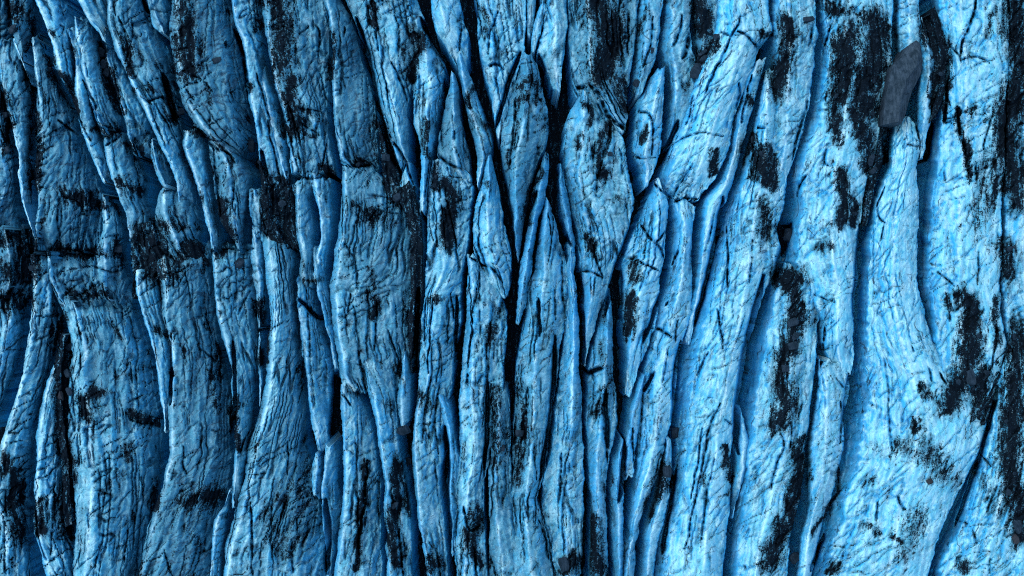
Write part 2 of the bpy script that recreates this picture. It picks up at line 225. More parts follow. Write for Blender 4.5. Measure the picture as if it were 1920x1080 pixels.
 [(495,1456,1500,1545),(560,1436,1492,1540),(620,1421,1484,1534),(680,1409,1482,1530),(740,1397,1478,1524),(800,1387,1472,1515),(870,1381,1462,1511),(940,1375,1444,1502),(1010,1367,1425,1482),(1095,1361,1414,1474)]),
('ice_fin', 'smooth white fin with a deep blue left wall, right of the stone trail', dict(zc=.5, zl=-2.8, zr=-2.6, p=1.9, q=1.2),
 [(672,1534,1541,1586),(720,1530,1550,1595),(780,1518,1548,1583),(840,1510,1548,1581),(900,1512,1542,1571),(950,1516,1528,1556),(1000,1500,1516,1536),(1095,1490,1506,1522)]),
('ice_ridge', 'great white ridge below the tall grey boulder with a glowing blue left wall', dict(zc=.9, zl=-3.2, zr=-2.8, p=2.0, q=1.7, g=.0),
 [(226,1668,1700,1732),(270,1665,1702,1731),(310,1657,1698,1720),(340,1645,1690,1723),(400,1625,1680,1725),(460,1615,1676,1723),(520,1610,1674,1718),(580,1605,1678,1735),(640,1600,1690,1748),(700,1598,1710,1800),(760,1595,1720,1851),(820,1580,1720,1846),(880,1565,1710,1822),(940,1545,1690,1792),(1000,1530,1680,1762),(1095,1505,1660,1736)]),
('ice_fin', 'thin white rib standing just right of the tall grey boulder', dict(zc=.5, zl=-2.2, zr=-2.8, p=1.2, q=1),
 [(36,1720,1726,1731),(100,1722,1741,1753),(160,1716,1741,1751),(230,1712,1733,1745),(300,1714,1722,1730)]),
('ice_ridge', 'wide smooth white field at the upper right with thin dark cracks', dict(zc=.7, zl=-2.8, zr=-1.8, p=2, q=1.8, g=.0),
 [(-10,1735,1800,1892),(60,1750,1805,1892),(120,1772,1812,1892),(180,1760,1812,1890),(240,1746,1812,1886),(310,1736,1806,1886),(360,1728,1800,1878),(420,1725,1798,1880),(480,1722,1796,1878),(530,1716,1796,1874),(590,1730,1802,1880),(650,1736,1804,1888),(695,1746,1802,1876),(740,1766,1806,1856),(785,1796,1816,1838)]),
('ice_ridge', 'gravel-blackened ridge along the right edge, upper half', dict(zc=.2, zl=-1.8, zr=-2, g=.3),
 [(-10,1880,1925,2000),(100,1880,1925,2000),(220,1878,1920,2000),(340,1872,1920,2000),(460,1870,1920,2000),(560,1868,1922,2000),(645,1878,1930,2000),(700,1905,1945,2000),(760,1930,1960,2000)]),
('ice_ridge', 'gravel-striped white ridge in the lower right corner beyond the diagonal crevasse', dict(zc=.7, zl=-3.2, zr=-2, p=1.9, q=1.5, g=.0),
 [(645,1890,1898,2000),(720,1858,1900,2000),(800,1845,1898,2000),(860,1828,1892,2000),(920,1800,1880,2000),(980,1780,1865,2000),(1040,1747,1852,2000),(1095,1736,1840,2000)]),
('ice_ridge', 'shaded blue hollow of ice directly above the tall grey boulder', dict(zc=-.3, zl=-2.4, zr=-2.4, p=1.5, q=1.5),
 [(-10,1675,1702,1724),(50,1678,1706,1728),(110,1680,1706,1724),(170,1678,1700,1716)]),
# ---- gravel lying deep in the gaps
('gravel_heap', 'black stone pile between the thin split blade and the knuckled ridge', dict(zc=-1.6, zl=-2.4, zr=-2, p=1.4, q=1.4),
 [(285,484,500,520),(330,486,512,545),(380,484,516,556),(430,486,520,556),(470,520,540,560)]),
('gravel_heap', 'dark stone string filling the gully right of the chisel-topped wall', dict(zc=-1.7, zl=-2.2, zr=-2.2, p=1.4, q=1.4),
 [(350,735,762,785),(400,755,775,792),(460,764,780,796),(530,766,780,796),(600,764,777,792),(660,764,775,788),(700,768,775,784)]),
('gravel_heap', 'narrow gravel fill beside the steep slab and the tapering ridge tip', dict(zc=-1.6, zl=-2.2, zr=-2.2, p=1.4, q=1.4),
 [(205,704,714,726),(250,706,720,740),(300,708,726,756),(345,715,738,768),(380,728,748,772)]),
('gravel_heap', 'long black gravel streak with rounded stones, lower left', dict(zc=-1.5, zl=-2.2, zr=-2, p=1.4, q=1.4),
 [(635,110,122,134),(680,100,116,136),(740,98,116,138),(800,104,120,138),(860,112,128,144),(920,116,132,148),(980,122,134,146)]),
('gravel_heap', 'dark muddy gravel patch left of centre under the knobbly lump', dict(zc=-1.2, zl=-1.8, zr=-1.8, p=1.6, q=1.6),
 [(430,250,285,330),(465,246,295,385),(500,246,310,396),(530,248,290,340),(550,250,270,300)]),
('gravel_heap', 'black gravel bank below the smooth white field, far right', dict(zc=-.6, zl=-1.8, zr=-1.4, p=1.5, q=1.5),
 [(640,1800,1850,1900),(690,1790,1846,1898),(740,1770,1830,1880),(790,1775,1815,1850)]),
('gravel_heap', 'dark gravel at the foot of the tall grey boulder', dict(zc=-1.6, zl=-2, zr=-2, p=1.5, q=1.5),
 [(215,1636,1650,1668),(250,1628,1648,1666),(290,1618,1640,1660),(340,1612,1628,1645),(420,1606,1614,1624)]),
('gravel_heap', 'black gravel slope behind the thin white rib at the upper right', dict(zc=-.7, zl=-1.6, zr=-1.4, p=1.5, q=1.5),
 [(25,1726,1740,1756),(70,1734,1756,1780),(120,1744,1764,1786),(170,1738,1756,1774),(230,1730,1742,1756)]),
]
# ------------------------------------------------------------------ measured cracks: (half width px, depth m, points)
CRACKS = [
(3,1.2,[(55,90),(60,140),(66,200),(68,260)]),(3,1.,[(70,60),(95,120),(120,180),(145,215),(170,265)]),
(3,1.2,[(108,225),(128,240),(150,255)]),(3,.8,[(170,190),(178,225),(190,240),(212,240)]),(3,1.,[(155,150),(165,170),(178,200),(182,235)]),
(3,.8,[(200,275),(230,250)]),(2.5,.7,[(108,385),(106,420),(112,440),(100,465)]),(2.5,.6,[(120,370),(145,380),(160,400)]),
(2,.8,[(245,35),(250,75)]),(2.5,.9,[(222,30),(240,80),(235,120)]),(3,1.,[(280,190),(300,182),(318,188)]),(2,.7,[(262,180),(285,195)]),
(3,1.2,[(345,232),(365,240),(388,252)]),(3,1.2,[(385,260),(400,275),(425,285),(440,305)]),(2.5,1,[(400,270),(404,320),(410,370),(414,405)]),
(2.5,1,[(440,340),(435,380),(442,400)]),(2,.6,[(358,140),(385,155),(400,175)]),(2,.7,[(345,160),(365,190)]),(3,1.,[(396,473),(430,467),(455,470),(478,464)]),
(2,.5,[(70,474),(110,466),(150,472),(185,478)]),(2.5,.7,[(148,465),(152,500)]),(2,.6,[(100,515),(160,500),(215,510),(245,500)]),
(2.5,.9,[(308,595),(318,640),(322,680),(320,720)]),(2,.7,[(372,655),(385,660),(405,680)]),(2.5,.8,[(345,835),(342,870),(350,890)]),(2.5,.8,[(308,1030),(316,1060),(325,1080)]),
(2,.7,[(152,660),(150,705)]),(2,.7,[(245,680),(247,720)]),(2.5,.8,[(235,770),(250,790),(300,795)]),(2,.6,[(195,1000),(180,1050)]),(2,.6,[(240,990),(232,1060)]),
(2.5,.8,[(270,740),(240,755)]),(2,.7,[(445,590),(460,560),(470,545)]),(2.5,.8,[(450,850),(462,820),(478,800)]),(3,1,[(470,940),(474,1080)]),
(2,.7,[(130,830),(140,900)]),(2,.7,[(100,980),(95,1040)]),(2,.6,[(8,960),(10,1080)]),
(2.5,1.1,[(586,45),(600,60),(598,90)]),(2.5,1,[(585,40),(590,55)]),(3,1.2,[(645,50),(642,70)]),(2.5,.9,[(560,65),(580,50)]),
(3,1.2,[(622,75),(618,140),(612,200),(614,260),(605,310)]),(2.5,.9,[(555,200),(600,210),(620,225)]),(2,.7,[(560,230),(600,255)]),
(3,1.2,[(552,330),(590,334),(620,326),(642,308)]),(3,1.2,[(655,312),(690,312),(706,318)]),(2.5,.8,[(665,400),(685,418),(705,392)]),(2,.6,[(700,395),(760,402)]),
(2,.6,[(690,365),(740,372)]),(2,.7,[(648,455),(665,490),(670,540)]),(2.5,.8,[(480,140),(500,200),(505,225)]),(2.5,.9,[(500,225),(515,290),(528,345)]),
(2.5,1,[(733,118),(750,150),(765,200),(768,240)]),(2,.8,[(706,50),(708,95)]),(3,1.5,[(714,218),(735,260),(758,300),(778,350)]),(2.5,1.4,[(762,305),(750,340)]),(2.5,1.,[(700,215),(722,216)]),
(3,1.4,[(812,285),(830,300),(862,316),(880,325)]),(2,.7,[(838,310),(845,330),(870,335)]),(2,.9,[(806,300),(795,370)]),
(3,1.3,[(880,480),(905,497),(925,505),(942,530)]),(2,.7,[(940,470),(930,500)]),(2,.8,[(920,460),(925,475)]),(2.5,1,[(898,480),(900,540)]),
(3,1.2,[(916,125),(930,120),(945,130)]),(2,.8,[(862,0),(865,50),(862,95)]),(2.5,1,[(935,20),(920,60),(915,100)]),(2,.8,[(850,215),(852,270)]),
(2.5,1,[(656,552),(652,590)]),(2,.7,[(664,575),(672,640),(678,660)]),(2.5,1.,[(708,560),(704,620),(700,660)]),(3,1.2,[(670,640),(678,690),(688,750)]),(2.5,1,[(728,620),(742,660),(750,690)]),
(2.5,1.2,[(752,670),(742,715),(740,770),(750,800)]),(2.5,1.,[(640,740),(660,760)]),(4,1.5,[(688,870),(684,930),(676,990),(672,1040)]),(3,1.3,[(748,990),(752,1040),(755,1080)]),
(2,.7,[(540,830),(538,890)]),(2,.6,[(558,970),(556,1000)]),(2,.6,[(510,930),(508,1050)]),(2,.6,[(546,1010),(550,1075)]),(2,.7,[(575,545),(580,640),(590,760)]),
(2.5,1.2,[(812,560),(806,620),(802,700)]),(2.5,1,[(808,705),(796,780),(792,830)]),(2,.9,[(825,720),(815,790),(822,850)]),(2,.8,[(800,560),(795,640)]),(2.5,1,[(846,550),(850,600)]),
(2.5,1.2,[(894,540),(886,600),(878,690)]),(2,.9,[(912,630),(914,720),(905,800)]),(3,1.3,[(878,700),(876,720)]),(3,1.4,[(922,720),(918,790),(912,850),(906,920),(904,980)]),(2,.8,[(905,700),(895,720)]),
(2.5,1,[(940,560),(938,600)]),(3,1.2,[(870,950),(880,995),(900,985)]),(2.5,1,[(915,1030),(930,1080)]),(2,.6,[(820,1030),(810,1025),(805,1015)]),(2,.8,[(815,860),(820,930)]),
(3,1.2,[(968,180),(962,260),(955,320)]),(1.8,.7,[(975,183),(1000,178),(1015,190)]),(2,.7,[(968,250),(966,275)]),(3,1.3,[(1010,275),(1012,295)]),(2,.8,[(1012,295),(1025,283)]),
(2.,.8,[(965,120),(1000,118)]),(2,.8,[(1038,380),(1035,440),(1030,490)]),(2.5,1,[(1053,490),(1054,540),(1060,600)]),(2,.7,[(1040,540),(1042,600)]),(2,.7,[(1028,400),(1032,440)]),
(7,1.4,[(1082,164),(1096,164)]),(6,1.5,[(1106,158),(1125,180),(1138,212),(1158,232),(1180,248)]),(2.5,.9,[(1120,195),(1130,215)]),
(2.5,1,[(1163,280),(1170,330),(1180,320)]),(2.5,1,[(1145,230),(1135,280),(1120,330),(1118,370)]),(2.5,1,[(1105,420),(1115,480),(1130,520)]),(3,1.3,[(1092,510),(1110,510),(1130,522)]),
(2,.8,[(1200,205),(1195,215)]),(3,1.2,[(1180,202),(1195,210),(1215,215),(1224,240),(1220,290)]),(3,1.5,[(1180,292),(1205,298)]),(2,.9,[(1205,298),(1230,295)]),
(2.5,1,[(1225,30),(1220,80),(1205,130)]),(2.5,1,[(1240,40),(1232,90),(1235,110)]),(2.5,1.,[(1260,90),(1275,60),(1278,30)]),(7,1.4,[(1295,55),(1290,85),(1280,110)]),
(3,1.1,[(1388,30),(1370,75),(1350,115),(1330,155),(1322,178)]),(2,.8,[(1350,60),(1368,68)]),(3,1.2,[(1382,58),(1405,70),(1420,92)]),(2.,.8,[(1300,180),(1292,220),(1285,235)]),
(1.8,.7,[(1265,268),(1290,255),(1320,250),(1358,256)]),(3,1.6,[(1225,345),(1250,365),(1262,376)]),(3,1.4,[(1262,378),(1285,373),(1308,374)]),(2,.8,[(1300,305),(1275,345),(1262,370)]),
(4,1.4,[(1201,422),(1220,448),(1238,470),(1250,490)]),(3,1.2,[(1230,455),(1250,430)]),(2.5,1.1,[(1170,482),(1200,490),(1240,510)]),(2,.8,[(1190,420),(1190,445)]),
(3.5,1.5,[(1386,155),(1385,190),(1375,230)]),(3,1.2,[(1410,140),(1400,180),(1390,230)]),(2,.8,[(1340,400),(1320,480)]),(3,1.3,[(1362,420),(1364,490),(1362,540)]),
(4,1.5,[(1272,470),(1262,490),(1258,500)]),(2.5,.9,[(1410,450),(1408,490),(1406,530)]),(2.5,1,[(1412,260),(1410,330)]),(2.5,1,[(1420,240),(1436,240)]),
(4,1.5,[(1220,614),(1240,618),(1258,632)]),(2.5,1,[(1254,565),(1248,572)]),(2.5,1,[(1272,600),(1265,640)]),(2,.8,[(1255,650),(1240,720)]),(3,1.6,[(1206,735),(1202,790),(1196,850)]),(2.5,1.2,[(1186,800),(1190,900)]),
(2.5,1,[(1345,580),(1355,640),(1355,655)]),(2.,.7,[(1330,660),(1318,680),(1308,705)]),(2.5,1.1,[(1352,755),(1330,800),(1322,850),(1305,930),(1285,1030)]),(2,.9,[(1316,800),(1310,860),(1295,935)]),(2.5,1.1,[(1358,785),(1372,798)]),
(2,.8,[(1340,860),(1325,930),(1315,1010)]),(2,.7,[(1260,940),(1250,1000),(1240,1060)]),(2,.8,[(1235,860),(1228,920)]),
(2.,.8,[(1042,690),(1048,740)]),(2.5,1,[(1053,850),(1050,930)]),(2,.9,[(1068,870),(1058,930)]),(2,.7,[(1082,970),(1084,980)]),(2.5,1.2,[(1010,975),(1022,1010),(1030,1050)]),(3,1.4,[(1134,730),(1132,790),(1140,870)]),(2.5,1,[(1108,690),(1112,710)]),
(2,.8,[(1000,830),(1005,900)]),(2,.8,[(1012,905),(1010,960)]),(2,.6,[(975,970),(985,1050)]),(2.5,1,[(990,720),(985,780)]),
(4,1.6,[(1557,48),(1540,110),(1522,170),(1500,240),(1485,300)]),(3,1.2,[(1535,20),(1525,50),(1515,90)]),(3,1.2,[(1512,325),(1500,350),(1492,380)]),
(2,.6,[(1530,208),(1560,203)]),(2.5,.8,[(1550,270),(1545,300),(1555,310)]),(2.5,1,[(1660,255),(1661,300)]),(2.5,.8,[(1660,350),(1645,385),(1650,410),(1662,420)]),(2,.7,[(1658,425),(1652,450)]),
(3,1.2,[(1717,190),(1717,230),(1725,280)]),(2,.7,[(1700,272),(1730,275)]),(3.5,1.4,[(1830,0),(1820,40),(1805,80),(1800,110)]),(2.5,.9,[(1780,85),(1798,105),(1802,118)]),(2.,.7,[(1800,115),(1830,105),(1855,118)]),
(4,1.5,[(1776,115),(1775,160),(1770,230)]),(3,1.3,[(1795,200),(1797,235),(1808,275),(1818,330)]),(2,.8,[(1770,225),(1800,215),(1797,200)]),(1.8,.6,[(1770,230),(1795,225)]),(2.5,1,[(1865,205),(1850,250),(1842,280)]),(2.5,.9,[(1830,305),(1830,345)]),
(2,.7,[(1772,340),(1770,322)]),(2,.7,[(1835,470),(1833,535)]),(2.5,1,[(1760,510),(1790,535)]),
(4,1.5,[(1548,615),(1542,660),(1538,690)]),(2,.8,[(1565,705),(1575,720),(1588,735)]),(1.8,.6,[(1525,552),(1545,560),(1565,566)]),
(3,1.2,[(1575,750),(1578,790),(1576,830)]),(2.5,.8,[(1610,595),(1605,650)]),(2,.6,[(1655,670),(1665,720),(1665,760)]),(2,.6,[(1710,650),(1713,660)]),(2.5,.7,[(1665,760),(1672,850)]),
(3,.9,[(1682,930),(1690,950),(1700,955)]),(2.5,.9,[(1645,940),(1642,975)]),(2.5,1,[(1742,690),(1745,715)]),(2.5,1.,[(1780,590),(1780,605)]),(3,1.2,[(1762,700),(1775,720)]),
(3,.9,[(1838,850),(1858,873)]),(2.5,.8,[(1870,910),(1850,960)]),(3,1,[(1790,970),(1815,985)]),(3,1,[(1825,995),(1832,1020)]),(2.5,.9,[(1462,805),(1470,840),(1455,870),(1445,920)]),(2,.8,[(1485,790),(1480,840)]),
(2.5,.8,[(1855,1045),(1855,1075)]),(2.5,.9,[(1870,610),(1860,690)]),
]
# ------------------------------------------------------------------ measured gravel and silt: (half width px, strength, points)
DIRT = [
(9,.9,[(20,0),(28,40),(32,60)]),(10,.9,[(10,180),(15,230),(8,280)]),(7,.8,[(55,90),(60,140),(66,200),(68,260)]),(7,.8,[(70,60),(95,120),(120,180),(145,210)]),
(8,1,[(115,140),(130,180),(145,210)]),(9,1,[(185,95),(195,110),(202,145),(215,180),(228,212)]),(9,1,[(68,210),(66,250),(62,300),(68,360)]),(10,.9,[(120,365),(150,380),(190,390)]),
(10,.9,[(130,375),(185,378)]),(9,.9,[(235,270),(260,290),(280,330)]),(10,.9,[(225,340),(255,350),(282,352)]),(8,.9,[(175,240),(195,250),(225,245)]),(10,.9,[(200,345),(210,375),(222,402)]),
(8,.8,[(240,60),(243,100),(248,140)]),(18,1,[(345,5),(350,40),(352,90),(358,145)]),(8,.7,[(395,165),(390,190)]),(7,.8,[(350,237),(385,260),(425,285)]),(12,1,[(415,380),(425,430),(432,450)]),
(12,.9,[(70,475),(110,470),(170,475),(185,480)]),(18,.95,[(0,450),(30,440),(55,470),(60,520)]),(20,.9,[(10,500),(50,520)]),(24,.75,[(270,440),(280,480),(300,490),(350,490)]),(12,.8,[(300,430),(330,420)]),
(14,.9,[(275,515),(330,510)]),(12,.8,[(220,460),(240,500)]),(10,.7,[(420,470),(390,470)]),(12,.6,[(40,20),(60,50)]),(8,.6,[(260,230),(275,260),(310,300)]),(14,.5,[(265,110),(300,130),(330,220)]),
(20,1,[(520,0),(525,40),(530,80),(528,125)]),(14,1,[(545,150),(545,200),(552,252)]),(7,.8,[(480,0),(485,60)]),(9,.9,[(700,10),(703,45)]),(10,.9,[(770,70),(790,75),(780,110),(768,150)]),
(6,.8,[(625,60),(620,100),(618,150)]),(6,.8,[(550,200),(580,205),(600,220)]),(5,.7,[(560,240),(590,255)]),(12,.95,[(715,220),(718,280),(735,340)]),(12,.95,[(740,370),(778,370)]),(10,1,[(775,380),(780,450),(783,520),(775,560),(772,620),(776,660)]),
(11,1,[(490,300),(500,340),(500,380)]),(15,1,[(530,340),(535,400),(545,430)]),(9,1,[(600,318),(640,318)]),(7,.9,[(665,308),(690,312)]),(8,.8,[(800,230),(795,290)]),(9,.8,[(815,310),(818,350)]),
(11,1,[(835,345),(855,370),(845,400),(838,440),(836,460)]),(7,.8,[(888,160),(880,200)]),(5,.7,[(912,338),(914,345)]),(7,.7,[(570,520),(600,525)]),(7,.8,[(695,510),(700,540)]),(7,.8,[(905,20),(915,60)]),(10,.6,[(660,380),(700,400),(740,410)]),
(28,1,[(1120,0),(1140,40),(1150,80),(1130,120),(1125,140)]),(12,.8,[(1160,150),(1168,210)]),(7,.9,[(1095,185),(1112,205),(1105,235)]),(7,.9,[(1085,255),(1085,280)]),(9,.9,[(1145,230),(1125,300),(1130,340)]),
(4,.7,[(968,180),(962,260),(955,320)]),(7,.8,[(1100,440),(1118,480)]),(11,.9,[(1195,490),(1190,530)]),(7,.9,[(1212,230),(1205,270)]),(14,1,[(1310,0),(1315,30),(1317,62)]),(9,1,[(1340,70),(1325,95),(1315,115)]),
(7,.9,[(1345,285),(1335,330)]),(9,.9,[(1405,190),(1408,205)]),(14,1,[(1430,280),(1435,340)]),(9,.9,[(1412,255),(1395,300)]),(7,.8,[(1430,60),(1440,70)]),(14,.6,[(1430,380),(1440,440)]),(9,.72,[(972,160),(995,158),(1015,168)]),(8,.66,[(974,182),(1000,184),(1020,192)]),(6,.6,[(1018,215),(1022,250),(1020,290)]),
(7,.7,[(1160,370),(1165,385)]),(6,.8,[(1010,320),(990,380),(985,420)]),(6,.7,[(1205,40),(1195,60)]),(10,.5,[(1420,130),(1440,140)]),
(16,1,[(1475,30),(1475,80),(1465,130),(1462,170)]),(12,.9,[(1445,300),(1445,350)]),(14,.9,[(1550,8),(1590,20)]),(20,1,[(1590,60),(1585,100),(1580,140),(1578,185)]),(26,1,[(1640,40),(1640,110),(1625,170),(1630,205)]),
(11,.9,[(1570,200),(1565,270)]),(15,1,[(1600,210),(1620,250),(1632,310)]),(13,1,[(1575,320),(1580,370),(1575,430)]),(10,1,[(1602,370),(1600,420)]),(17,1,[(1745,45),(1765,90),(1765,125),(1750,155)]),(4,.9,[(1742,150),(1742,222)]),
(5,.9,[(1777,130),(1773,225)]),(6,.9,[(1795,205),(1805,260),(1818,330)]),(24,.95,[(1905,0),(1905,60),(1920,120)]),(22,1,[(1905,150),(1888,220),(1892,300),(1910,380)]),(9,.8,[(1870,330),(1860,380)]),(16,.9,[(1890,450),(1890,520)]),
(20,1,[(1460,522),(1500,520)]),(17,1,[(1485,530),(1492,590),(1480,640),(1462,700),(1475,770),(1455,795)]),(8,.6,[(1850,60),(1860,20)]),(14,.5,[(1850,300),(1840,380),(1840,440)]),(9,.7,[(1540,460),(1560,470)]),(10,.6,[(1830,205),(1820,215)]),
(18,.85,[(10,560),(40,570),(55,550)]),(12,1,[(122,590),(112,640),(118,700),(115,760),(120,830),(130,880),(125,960),(132,1010)]),(13,1,[(158,745),(190,742)]),(10,.8,[(170,790),(160,770)]),(9,1,[(238,770),(260,785),(295,800)]),(8,.8,[(245,830),(240,860)]),
(14,.95,[(15,860),(25,900),(20,950),(35,1000)]),(11,.9,[(80,945),(72,1000)]),(8,.8,[(290,620),(312,640)]),(9,.8,[(400,650),(410,680),(405,760)]),(18,.9,[(345,950),(370,940),(405,930)]),(8,1,[(440,750),(442,850)]),(14,.6,[(350,1000),(380,1020)]),
(10,.8,[(160,552),(200,548),(120,560)]),(9,.5,[(240,700),(280,690)]),(8,.9,[(283,950),(300,910)]),
(8,1,[(485,560),(498,620),(495,680)]),(9,.9,[(685,545),(705,570),(700,600)]),(9,.9,[(815,555),(820,570)]),(7,1,[(688,870),(682,940),(672,1000),(675,1070)]),(10,.95,[(740,870),(745,920),(735,980),(752,1050)]),(7,1,[(760,820),(765,880),(770,960)]),
(9,.9,[(920,610),(922,650)]),(11,.65,[(930,730),(925,780),(940,820),(935,870)]),(12,.9,[(895,960),(885,1020),(905,1060)]),(14,.85,[(815,1050),(800,1075)]),(28,.42,[(570,890),(560,1010)]),(9,.7,[(785,740),(805,760)]),(7,.7,[(652,730),(660,735)]),(22,.4,[(500,960),(540,1040)]),
(13,.65,[(970,720),(980,780),(975,830)]),(8,1,[(1185,560),(1180,600),(1172,640)]),(9,.6,[(1130,640),(1140,720),(1112,780)]),(10,1,[(1245,860),(1235,920),(1215,970)]),(7,.9,[(1360,840),(1365,905)]),(13,.95,[(1105,970),(1115,1040),(1130,1070)]),(13,.9,[(1055,1070),(1090,1050)]),
(8,.6,[(975,840),(970,900)]),(9,.45,[(1130,560),(1140,600)]),
(13,1,[(1502,825),(1496,900),(1482,990)]),(17,1,[(1462,985),(1440,1065)]),(5,.9,[(1570,880),(1555,940),(1530,1000)]),(6,.9,[(1778,555),(1779,592)]),(18,1,[(1812,555),(1818,620),(1812,680),(1790,740),(1780,775)]),(9,.8,[(1732,725),(1745,742)]),(7,.9,[(1715,790),(1713,810)]),
(15,.95,[(1842,690),(1832,765)]),(24,.55,[(1740,840),(1775,890)]),(9,.8,[(1870,560),(1870,645)]),(20,1,[(1915,620),(1905,700),(1897,800),(1892,880),(1905,940),(1915,1010)]),(8,.8,[(1670,1010),(1690,1020)]),(10,.7,[(1560,1075),(1575,1060)]),(20,.5,[(1720,960),(1690,1040)]),
(14,.6,[(1690,830),(1720,850)]),(12,.5,[(1850,900),(1870,960)]),(9,.8,[(1795,1065),(1810,1055)]),(10,.5,[(1480,590),(1520,600)]),(8,.6,[(1620,990),(1640,1000)]),(8,.6,[(1615,910),(1640,900)]),(10,.4,[(1640,830),(1670,850)]),
]
# ------------------------------------------------------------------ loose rocks: x, y, half length, half width, turn, label
ROCKS = [
(189,100,11,7,80,'grey oblong rock at the head of the stone string, upper left'),(196,120,9,6,70,'squarish grey rock second in the stone string, upper left'),(201,137,9,6,60,'lowest of the three larger rocks in the stone string, upper left'),
(339,210,8,7,20,'dark rock jammed in the crevasse beside the big grey-blue ridge'),(407,113,8,6,30,'flat grey rock resting on the crest of the big grey-blue ridge'),(472,272,14,7,85,'upright rectangular rock in the shade right of the big grey-blue ridge'),
(222,467,8,8,0,'round dark rock below the rounded nose at left'),(25,55,9,5,60,'grey rock on the gravel in the upper left corner'),(12,215,7,6,10,'grey rock in the gravel at the far left edge, upper one'),(12,283,8,6,40,'grey rock in the gravel at the far left edge, lower one'),
(448,495,11,8,60,'dark flat rock under the transverse crack left of the smooth column'),(530,382,8,7,30,'grey cobble on the stone pile between the narrow ridges, left of centre'),(724,296,8,7,0,'grey cobble in the debris gully beside the steep slab'),(745,370,9,7,40,'rock at the foot of the debris gully right of the chisel-topped wall'),
(1307,135,15,11,60,'triangular grey rock lodged below the gravel chute by the great white ridge'),(1320,110,8,5,25,'oblong grey rock just above the triangular one in the chute'),(1318,99,9,4,35,'thin grey slab rock midway up the gravel chute'),(1343,69,7,5,10,'square grey rock at the top of the gravel chute'),
(1222,95,7,4,70,'small grey rock on the furrowed ridge, top right of centre'),(1195,157,9,7,0,'rock wedged at the foot of the furrowed ridge right of the gravel patch'),(1142,289,6,5,0,'small round rock in the groove of the cleft ridge'),(1410,261,7,5,60,'dark rock in the slot beside the blue flank strip'),
(1632,300,12,6,70,'upper of two grey rocks below the tall boulder in the dark stripe'),(1636,321,10,6,50,'lower of two grey rocks below the tall boulder in the dark stripe'),(1477,442,15,9,75,'big dark rock stuck in the crevasse left of the striped white ridge'),(1512,37,13,5,5,'flat grey rock near the top edge on the black-blotched ridge'),
(1895,467,7,5,30,'grey rock on the gravel at the right edge, mid height'),(757,807,12,9,15,'flat grey slab bridging the central gully at the flake tip'),(740,947,9,5,30,'grey rock lying on the black dust of the split wall right leg'),(765,865,8,7,60,'round rock jammed low in the central gully'),
(942,840,7,5,70,'grey rock on the dark-mottled foot at lower centre'),(1252,884,9,11,10,'grey angular rock in the groove right of the winding column'),(1265,811,8,11,0,'dark rock stuck in the shadowy crevasse beside the winding column'),(1057,1057,9,14,10,'pale grey standing rock at the bottom edge, centre'),
(975,812,9,7,0,'dark rock cluster stone on the left side of the great lower blade'),(1485,605,11,8,20,'largest grey rock at the head of the stone trail, right'),(1490,630,8,6,60,'second rock down the stone trail at right'),(1486,648,9,7,20,'third rock down the stone trail at right'),(1472,690,8,7,0,'dark rock at the bend of the stone trail at right'),
(1818,707,8,14,10,'pale grey lozenge rock on black gravel right of the great white ridge'),(1742,902,6,5,20,'small brown rock on the dusty lower right field'),(1907,986,9,12,25,'angular grey rock near the lower right corner, upper one'),(1903,1010,7,9,20,'brownish rock near the lower right corner, lower one'),(1890,922,6,6,0,'small grey rock on gravel at the right edge'),
(1490,1045,11,9,30,'grey rock near the bottom edge left of the blue walled fin'),(131,651,8,7,30,'dark rock at the top of the long gravel streak, lower left'),(128,700,6,8,30,'grey oval rock in the upper part of the long gravel streak'),(131,733,5,8,20,'grey rock pressed on the right margin of the long gravel streak'),(114,742,5,9,5,'brown oblong rock on the left margin of the long gravel streak'),
(1003,0,1,1,0,''),
]
ROCKS = [r for r in ROCKS if r[5]]
